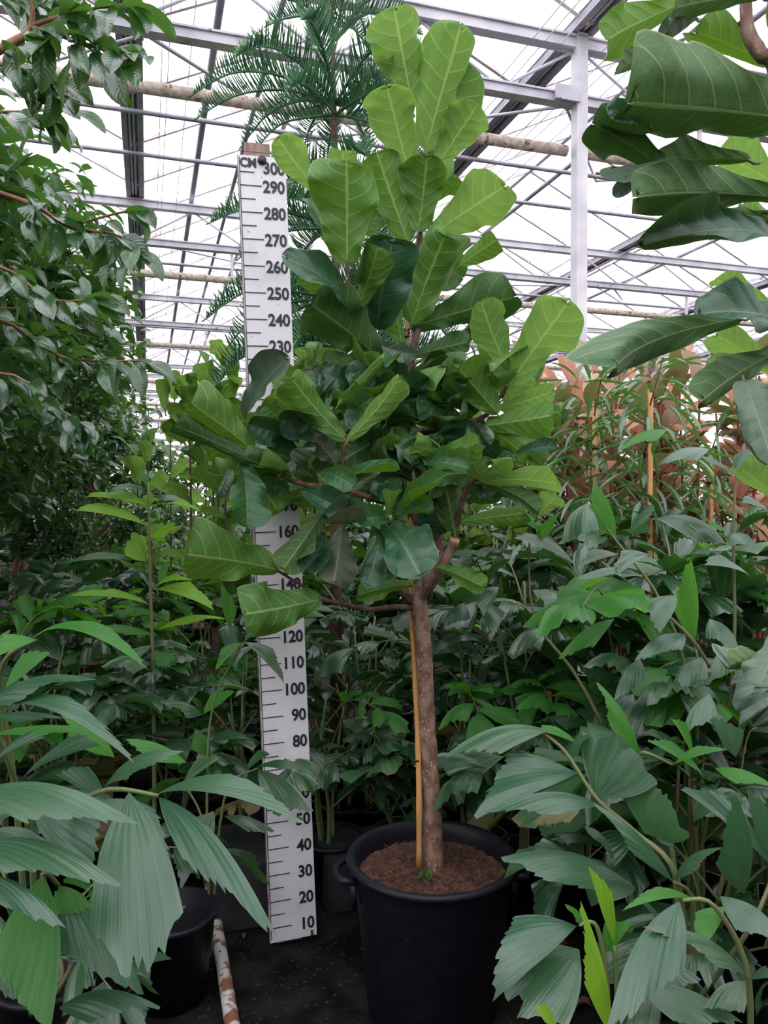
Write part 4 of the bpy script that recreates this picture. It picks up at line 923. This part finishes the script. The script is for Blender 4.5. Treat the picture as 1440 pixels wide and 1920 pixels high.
# near ficus whose twigs hang into the upper left
nfc = Vector((-1.62, 1.25, 0))
nf = root('ficus_tree', nfc, 'near ficus tree with large hanging leaves across the upper left', 'tree')
for k in range(2):
    MB().tube([nfc + Vector((.02 * math.cos(i + k * 3), .02 * math.sin(i + k * 3), 2.9 * i / 10)) for i in range(11)], .022, 8).build('trunk', M['ficus_bark'], nf)
pot_simple(nf, nfc, .17, .28)
OVN = [mesh('leaf', *(lambda q: (q[0], q[1]))(bend(shape_oval(random.Random(90 + i), 6, 10, .2, .035, .48), (0, 0, 0), (0, 1, 0), 1, (0, 0, 1), .1)), M['ficus'], bend(shape_oval(random.Random(90 + i), 6, 10, .2, .035, .48), (0, 0, 0), (0, 1, 0), 1, (0, 0, 1), .1)[2]) for i in range(4)]
tws = [([(-300, 230, 1.3), (0, 92, 1.4), (58, 48, 1.42), (54, -30, 1.42)], .012, 14, .1), ([(54, 50, 1.42), (150, 20, 1.4), (245, 8, 1.38)], .005, 16, .1), ([(54, 50, 1.42), (130, 72, 1.4), (190, 92, 1.38), (245, 100, 1.36)], .005, 20, .11),
       ([(-200, 300, 1.5), (0, 362, 1.6), (70, 388, 1.6), (130, 425, 1.6), (215, 440, 1.58), (265, 468, 1.56)], .006, 22, .11), ([(130, 425, 1.6), (200, 405, 1.58), (266, 390, 1.56)], .003, 9, .09),
       ([(-200, 60, 1.5), (0, 120, 1.55), (60, 140, 1.55), (110, 160, 1.5)], .006, 22, .12), ([(-200, 200, 1.6), (0, 210, 1.7), (110, 205, 1.7)], .005, 18, .12),
       ([(-200, 580, 2.0), (0, 600, 2.1), (120, 670, 2.1), (265, 676, 2.1)], .005, 22, .12), ([(-200, 480, 2.0), (0, 500, 2.1), (90, 560, 2.1), (180, 560, 2.1)], .005, 20, .12),
       ([(-200, 780, 2.2), (0, 700, 2.3), (100, 760, 2.3), (160, 800, 2.3)], .005, 20, .12), ([(-200, -60, 1.6), (0, -20, 1.65), (130, -10, 1.6)], .006, 20, .12)]
rr = random.Random(77)
for pp, r0, nl, ll in tws:
    br = branch(pp, r0, .002, 'ficus_bark', nf, 6); sp_ = spline([W(*q) for q in pp], 5)
    n_ = len(sp_)
    for i in range(nl):
        u = (.28 if pp[0][0] < -100 else .1) + (.72 if pp[0][0] < -100 else .9) * i / (nl - 1); k = u * (n_ - 1); k0 = min(int(k), n_ - 2); b = sp_[k0].lerp(sp_[k0 + 1], k - k0)
        T = (sp_[k0 + 1] - sp_[k0]).normalized()
        d = (T * rr.uniform(.2, .8) + Vector((rr.uniform(-.6, .6), rr.uniform(-.6, .3), rr.uniform(-1.0, .0)))).normalized(); L = ll * rr.uniform(.7, 1.05)
        link('leaf', rr.choice(OVN), br, frame(b + d * .012, b + d * L, L * rr.uniform(.36, .46), Vector((rr.uniform(-.7, .7), rr.uniform(-.9, .2), .8))))

# ================================================================== DISTANT FIDDLE LEAF FIGS
FT = {k: [template('leaf', M[k], shape_fiddle(random.Random(30 + i), .07, .2, 6, 10), (.03, .08, .14)[i % 3]) for i in range(4)] for k in (Y_, B_)}
def small_fig(px, Y, ztop, label, nst=6, seed=0, bright=.6, zlow=1.0, sp_r=.45, ll=.2):
    rr = random.Random(seed); c = W(px, 900, Y); c.z = 0; p = root('fig_tree', c, label, 'tree'); pot_simple(p, c, .16, .28)
    MB().tube([c + Vector((0, 0, .1)), c + Vector((.02, 0, zlow * .6)), c + Vector((0, 0, zlow))], [.022, .02, .018], 8).build('trunk', M['bark'], p)
    for s in range(nst):
        a = rr.uniform(0, 6.28) if s else 0; rd = sp_r * rr.uniform(.5, 1) if s else 0; zt = ztop - (rr.uniform(0, .5) if s else 0)
        tp = c + Vector((math.cos(a) * rd, math.sin(a) * rd, zt)); sp_ = spline([c + Vector((0, 0, zlow * .95)), c + Vector((math.cos(a) * rd * .8, math.sin(a) * rd * .8, zlow + .2)), tp], 5)
        br = MB().tube(sp_, [.012 - .008 * i / 10 for i in range(11)], 6).build('branch', M['bark_dark'], p)
        nl = 18
        for i in range(nl):
            u = .1 + .9 * i / (nl - 1); k = u * 10; k0 = min(int(k), 9); b = sp_[k0].lerp(sp_[k0 + 1], k - k0); an = i * 2.4
            d = Vector((math.cos(an), math.sin(an), rr.uniform(.2, .8) + (1.6 if i > nl - 4 else 0))).normalized(); L = ll * rr.uniform(.75, 1.1)
            link('leaf', rr.choice(FT[Y_ if u > 1 - bright else B_]), br, frame(b, b + d * L, L * .72, Vector((0, .5, 1)) - d * .2 if d.z < .8 else -Vector((math.cos(an), math.sin(an), 0))))
small_fig(400, 4.6, 2.42, 'distant fiddle leaf fig with bright backlit leaves left of the measuring board', 7, 5, .7, sp_r=.42)
DF = [(327,748,316,696,38),(352,735,346,704,32),(392,745,388,682,46),(430,700,402,636,42),(358,768,350,726,40),(440,735,441,708,26),(345,800,335,756,46),(400,770,396,722,40),(430,770,412,716,44),(370,740,356,700,24),(310,770,302,710,26),(370,800,412,770,40),(420,800,450,750,40),(345,830,312,790,40),(400,850,380,795,50),(440,720,425,670,36),(385,880,352,845,46),(430,850,455,800,50)]
dff = [o for o in col.objects if o.get('label', '').startswith('distant fiddle leaf fig with bright')][0]
for i, (a, b_, c_, d_, w_) in enumerate(DF): fiddle_leaf(dff, (a, b_, c_, d_, w_, 'U', Y_ if i < 12 else B_, 4.45, 4.35, .05, 0), 700 + i)
small_fig(320, 5.6, 2.3, 'farther fiddle leaf fig just right of the ficus row', 5, 6, .6, sp_r=.4)
small_fig(590, 4.4, 2.2, 'fiddle leaf fig right behind the measuring board', 6, 7, .4, sp_r=.4)
small_fig(880, 4.6, 2.4, 'fiddle leaf fig hidden behind the right side of the big fig crown', 7, 8, .4, sp_r=.5)
small_fig(960, 5.2, 2.25, 'fiddle leaf fig behind the crown, nearer the grey column', 6, 9, .5, sp_r=.45)
small_fig(700, 4.8, 2.3, 'fiddle leaf fig straight behind the big fig crown', 6, 10, .3, sp_r=.5)

# ================================================================== NARROW LEAVED FICUS WITH CANES
NT = [template('leaf', M['narrow'], shape_oval(random.Random(120 + i), 2, 6, .12, .01, .4), (.02, .06, .1)[i]) for i in range(3)]
def narrow_plant(px, Y, ytop, label, seed, nl=230, rad=.32, zl=1.1):
    rr = random.Random(seed); c = W(px, 900, Y); zt = W(px, ytop, Y).z; c.z = 0; p = root('narrow_leaf_ficus', c, label, 'tree'); pot_simple(p, c, .16, .28)
    MB().tube([c + Vector((0, -.03, .1)), c + Vector((.0, -.03, zt - .12))], [.014, .012], 8).build('bamboo_cane', M['cane'], p)
    MB().tube([c + Vector((.02, 0, .1)), c + Vector((.01, .02, zt * .5)), c + Vector((0, 0, zt - .1))], [.016, .012, .006], 8).build('stem', M['ficus_bark'], p)
    for z in (.5, .7, .85): MB().tube([c + Vector((0, -.02, zt * z)), c + Vector((0, -.02, zt * z + .012))], .026, 10).build('tie', M['tie'], p)
    items = []
    for i in range(nl):
        t = i / nl; z = zl + (zt - zl) * t; a = i * 2.4 + rr.uniform(-.3, .3); r = rad * (1 - .55 * t) * rr.uniform(.1, .8)
        b = c + Vector((math.cos(a) * r, math.sin(a) * r, z + r * .35)); d = Vector((math.cos(a), math.sin(a), rr.uniform(-1.6, .35) + (.9 if t > .93 else 0))).normalized(); L = rr.uniform(.15, .25)
        items.append((rr.choice(NT), frame(b, b + d * L, rr.uniform(.016, .026), Vector((0, 0, 1)) + Vector((math.cos(a), math.sin(a), 0)) * .6)))
    tw = MB()
    for i in range(16):
        a = i * 2.4; z = zl + (zt - zl) * i / 18; tw.tube([c + Vector((0, 0, z)), c + Vector((math.cos(a) * rad * .7, math.sin(a) * rad * .7, z + .2))], [.005, .002], 4, cap=False)
    tw.build('twigs', M['ficus_bark'], p, kind='stuff')
    scatter_leaves(p, items, limit=300)
narrow_plant(1112, 3.9, 715, 'narrow leaved ficus tied to the left bamboo cane', 21, 190, .42)
narrow_plant(1215, 3.6, 690, 'narrow leaved ficus tied to the right bamboo cane', 22, 190, .42)
narrow_plant(1010, 4.6, 740, 'narrow leaved ficus beside the right side of the fig crown', 23, 100, .35)
narrow_plant(1330, 4.3, 800, 'narrow leaved ficus below the orange rubber leaves', 24, 90, .35)
narrow_plant(1150, 5.0, 690, 'narrow leaved ficus behind the two caned ones', 25, 80, .4)

# ================================================================== RED RUBBER PLANTS
RT = {k: [template('leaf', M[k], shape_oval(random.Random(140 + i), 4, 7, .3, .02, .5), (.04, .1)[i % 2]) for i in range(3)] for k in ('rubber_red', 'rubber_green', 'rubber_dark')}
def rubber(px, Y, ytop, label, seed, ns=4, nl=13, sr=.35):
    rr = random.Random(seed); c = W(px, 900, Y); zt = W(px, ytop, Y).z; c.z = 0; p = root('rubber_plant', c, label, 'plant'); pot_simple(p, c, .17, .28)
    for s in range(ns):
        a = rr.uniform(0, 6.28); tp = c + Vector((math.cos(a) * sr * rr.random(), math.sin(a) * sr * rr.random(), zt * rr.uniform(.86, 1.0) - .1)); sp_ = spline([c + Vector((0, 0, .1)), c.lerp(tp, .5) * 1.0, tp], 5)
        st = MB().tube(sp_, [.012 - .006 * i / 10 for i in range(11)], 7).build('stem', surf('red_stem', (.25, .03, .03)) if 'rs' not in M else M['rs'], p); M['rs'] = st.data.materials[0]
        for i in range(nl):
            u = .55 + .45 * i / (nl - 1); k = u * 10; k0 = min(int(k), 9); b = sp_[k0].lerp(sp_[k0 + 1], k - k0); an = i * 2.4 + s
            d = Vector((math.cos(an), math.sin(an), rr.uniform(-.2, .9) + (1.2 if i > nl - 3 else 0))).normalized(); L = rr.uniform(.2, .3)
            link('leaf', rr.choice(RT[rr.choice(('rubber_red', 'rubber_red', 'rubber_green', 'rubber_dark', 'rubber_dark'))]), st, frame(b + d * .03, b + d * L, L * .45, Vector((0, 0, 1)) if d.z < .8 else -Vector((math.cos(an), math.sin(an), 0))))
rubber(1300, 4.5, 645, 'rubber plant with red and orange leaves right of the right cane', 31, 6, 13)
rubber(1390, 4.3, 650, 'rubber plant with pinkish orange leaves under the dark fig leaves', 32, 6, 15)
rubber(1190, 5.0, 640, 'rubber plant with a red tip behind the grey column', 33, 6, 14)
rubber(1050, 4.9, 655, 'dark rubber plant with one red leaf left of the grey column', 34, 5, 14)
rubber(1440, 5.2, 660, 'rubber plant with cream orange leaves at the right edge', 35, 6, 14)
rubber(1250, 5.5, 660, 'far rubber plant with pale orange leaves between the two canes', 36, 6, 14)
rubber(1130, 4.6, 720, 'low rubber plant with orange leaves behind the left cane', 37, 6, 15, sr=.5)
rubber(1020, 5.6, 720, 'low rubber plant with orange leaves beside the fig crown', 38, 5, 14, sr=.5)
# ================================================================== NORFOLK PINE
NY = 3.9
np_ = W(630, 900, NY); np_.z = 0
pine = root('norfolk_pine', np_, 'tall Norfolk island pine with feathery tiered branches behind the measuring board', 'tree'); pot_simple(pine, np_, .18, .3)
tz = W(628, -60, NY).z
MB().tube([np_ + Vector((0, 0, .1)), np_ + Vector((0, 0, 2)), np_ + Vector((0, 0, 3.1)), np_ + Vector((-.01, 0, 3.72)), np_ + Vector((-.02, 0, tz))], [.035, .025, .02, .014, .006], 10).build('trunk', M['bark_dark'], pine)
def pine_branch(o, a, L, rise, droop, rr, bl):
    d = Vector((math.cos(a), math.sin(a), 0)); s = Vector((-d.y, d.x, 0))
    sp_ = spline([o, o + d * L * .35 + Vector((0, 0, rise * L * .5)), o + d * L * .7 + Vector((0, 0, rise * L * .6 - droop * L * .2)), o + d * L + Vector((0, 0, rise * L * .55 - droop * L))], 8)
    q = MB(); n_ = len(sp_); q.tube(sp_, [.009 - .006 * i / (n_ - 1) for i in range(n_)], 5, jit=.2)
    ns = int(L / .013)
    for i in range(ns):
        u = .12 + .88 * i / ns; k = u * (n_ - 1); k0 = min(int(k), n_ - 2); b = sp_[k0].lerp(sp_[k0 + 1], k - k0); T = (sp_[k0 + 1] - sp_[k0]).normalized()
        l = bl * math.sin(PI * min(1, .15 + u * .9)) ** .7 * rr.uniform(.85, 1.1)
        for sg in (-1, 1):
            dr = (s * sg * rr.uniform(.35, .7) + T * .4 + Vector((0, 0, rr.uniform(.45, .8)))).normalized()
            up2 = Vector((0, 0, 1))
            pts = [b, b + dr * l * .35 + up2 * l * .0, b + dr * l * .7 + up2 * l * .06, b + dr * l + up2 * l * .2]
            q.tube(pts, [.003, .0045, .004, .0015], 3, cap=False)
            # needles: tiny outward spikes make the branchlet feathery
            for j in range(7):
                v = (j + .5) / 7; kk = v * 3; c0 = pts[int(kk)].lerp(pts[min(int(kk) + 1, 3)], kk - int(kk))
                for e in (-1, 1):
                    nd = (dr * .8 + s.cross(dr) * rr.uniform(-.8, .8) + T * e * .9).normalized() * .008
                    m0 = len(q.v); w2 = Vector((0, 0, .0018)); q.v += [c0 - w2, c0 + w2, c0 + nd]; q.f.append((m0, m0 + 1, m0 + 2))
    q.build('branch', M['pine'], pine)
rr = random.Random(5)
for yp, nbr, L, rise, droop, bl, a0 in ((-30, 6, .3, .9, .0, .08, .7), (75, 8, .42, .7, .0, .1, .3), (195, 11, .72, .25, .22, .12, .12), (215, 5, .5, .0, .3, .12, .5), (340, 6, .5, .1, .2, .12, .9), (430, 8, .62, .1, .25, .13, .5), (560, 9, .68, .0, .4, .14, .2), (650, 8, .72, .0, .5, .14, .6), (760, 6, .7, .0, .4, .14, .6)):
    o = W(630, yp, NY); o.x, o.y = np_.x, np_.y
    for i in range(nbr): pine_branch(o, a0 + 2 * PI * i / nbr + rr.uniform(-.15, .15), L * rr.uniform(.85, 1.1), rise, droop * rr.uniform(.7, 1.2), rr, bl)

# dead leaves on the ground
DT = [template('leaf', M['litter'], shape_oval(random.Random(160 + i), 2, 4, .5, .1, .5), .15) for i in range(3)]
lf = root('leaf_litter', (-.5, 3, 0), 'brown fallen leaves scattered on the dark wet ground', 'leaves', kind='stuff')
items = []
rr = random.Random(9)
for i in range(900):
    x, y = rr.uniform(-1.4, 1.6), rr.uniform(1.9, 9); b = G(x, y, rr.uniform(.002, .012)); a = rr.uniform(0, 6.28); L = rr.uniform(.03, .08)
    if y < 3.6 and rr.random() < .85: continue
    items.append((rr.choice(DT), frame(b, b + Vector((math.cos(a), math.sin(a), rr.uniform(0, .2))) * L, L * .45, Vector((0, 0, 1)))))
scatter_leaves(lf, items, limit=0)
for o in lf.children: o.name = 'fallen_leaves'
g_ = hero('fallen_leaf', None, M['fiddle_dark'], 'oval', W(432, 1790, 2.95), W(510, 1850, 2.75), .1, Vector((0, -.3, 1)), bow=.1, seed=3, nu=6, nv=8)
tag(g_, 'dark green leaf lying on the ground before the board foot', 'leaf')
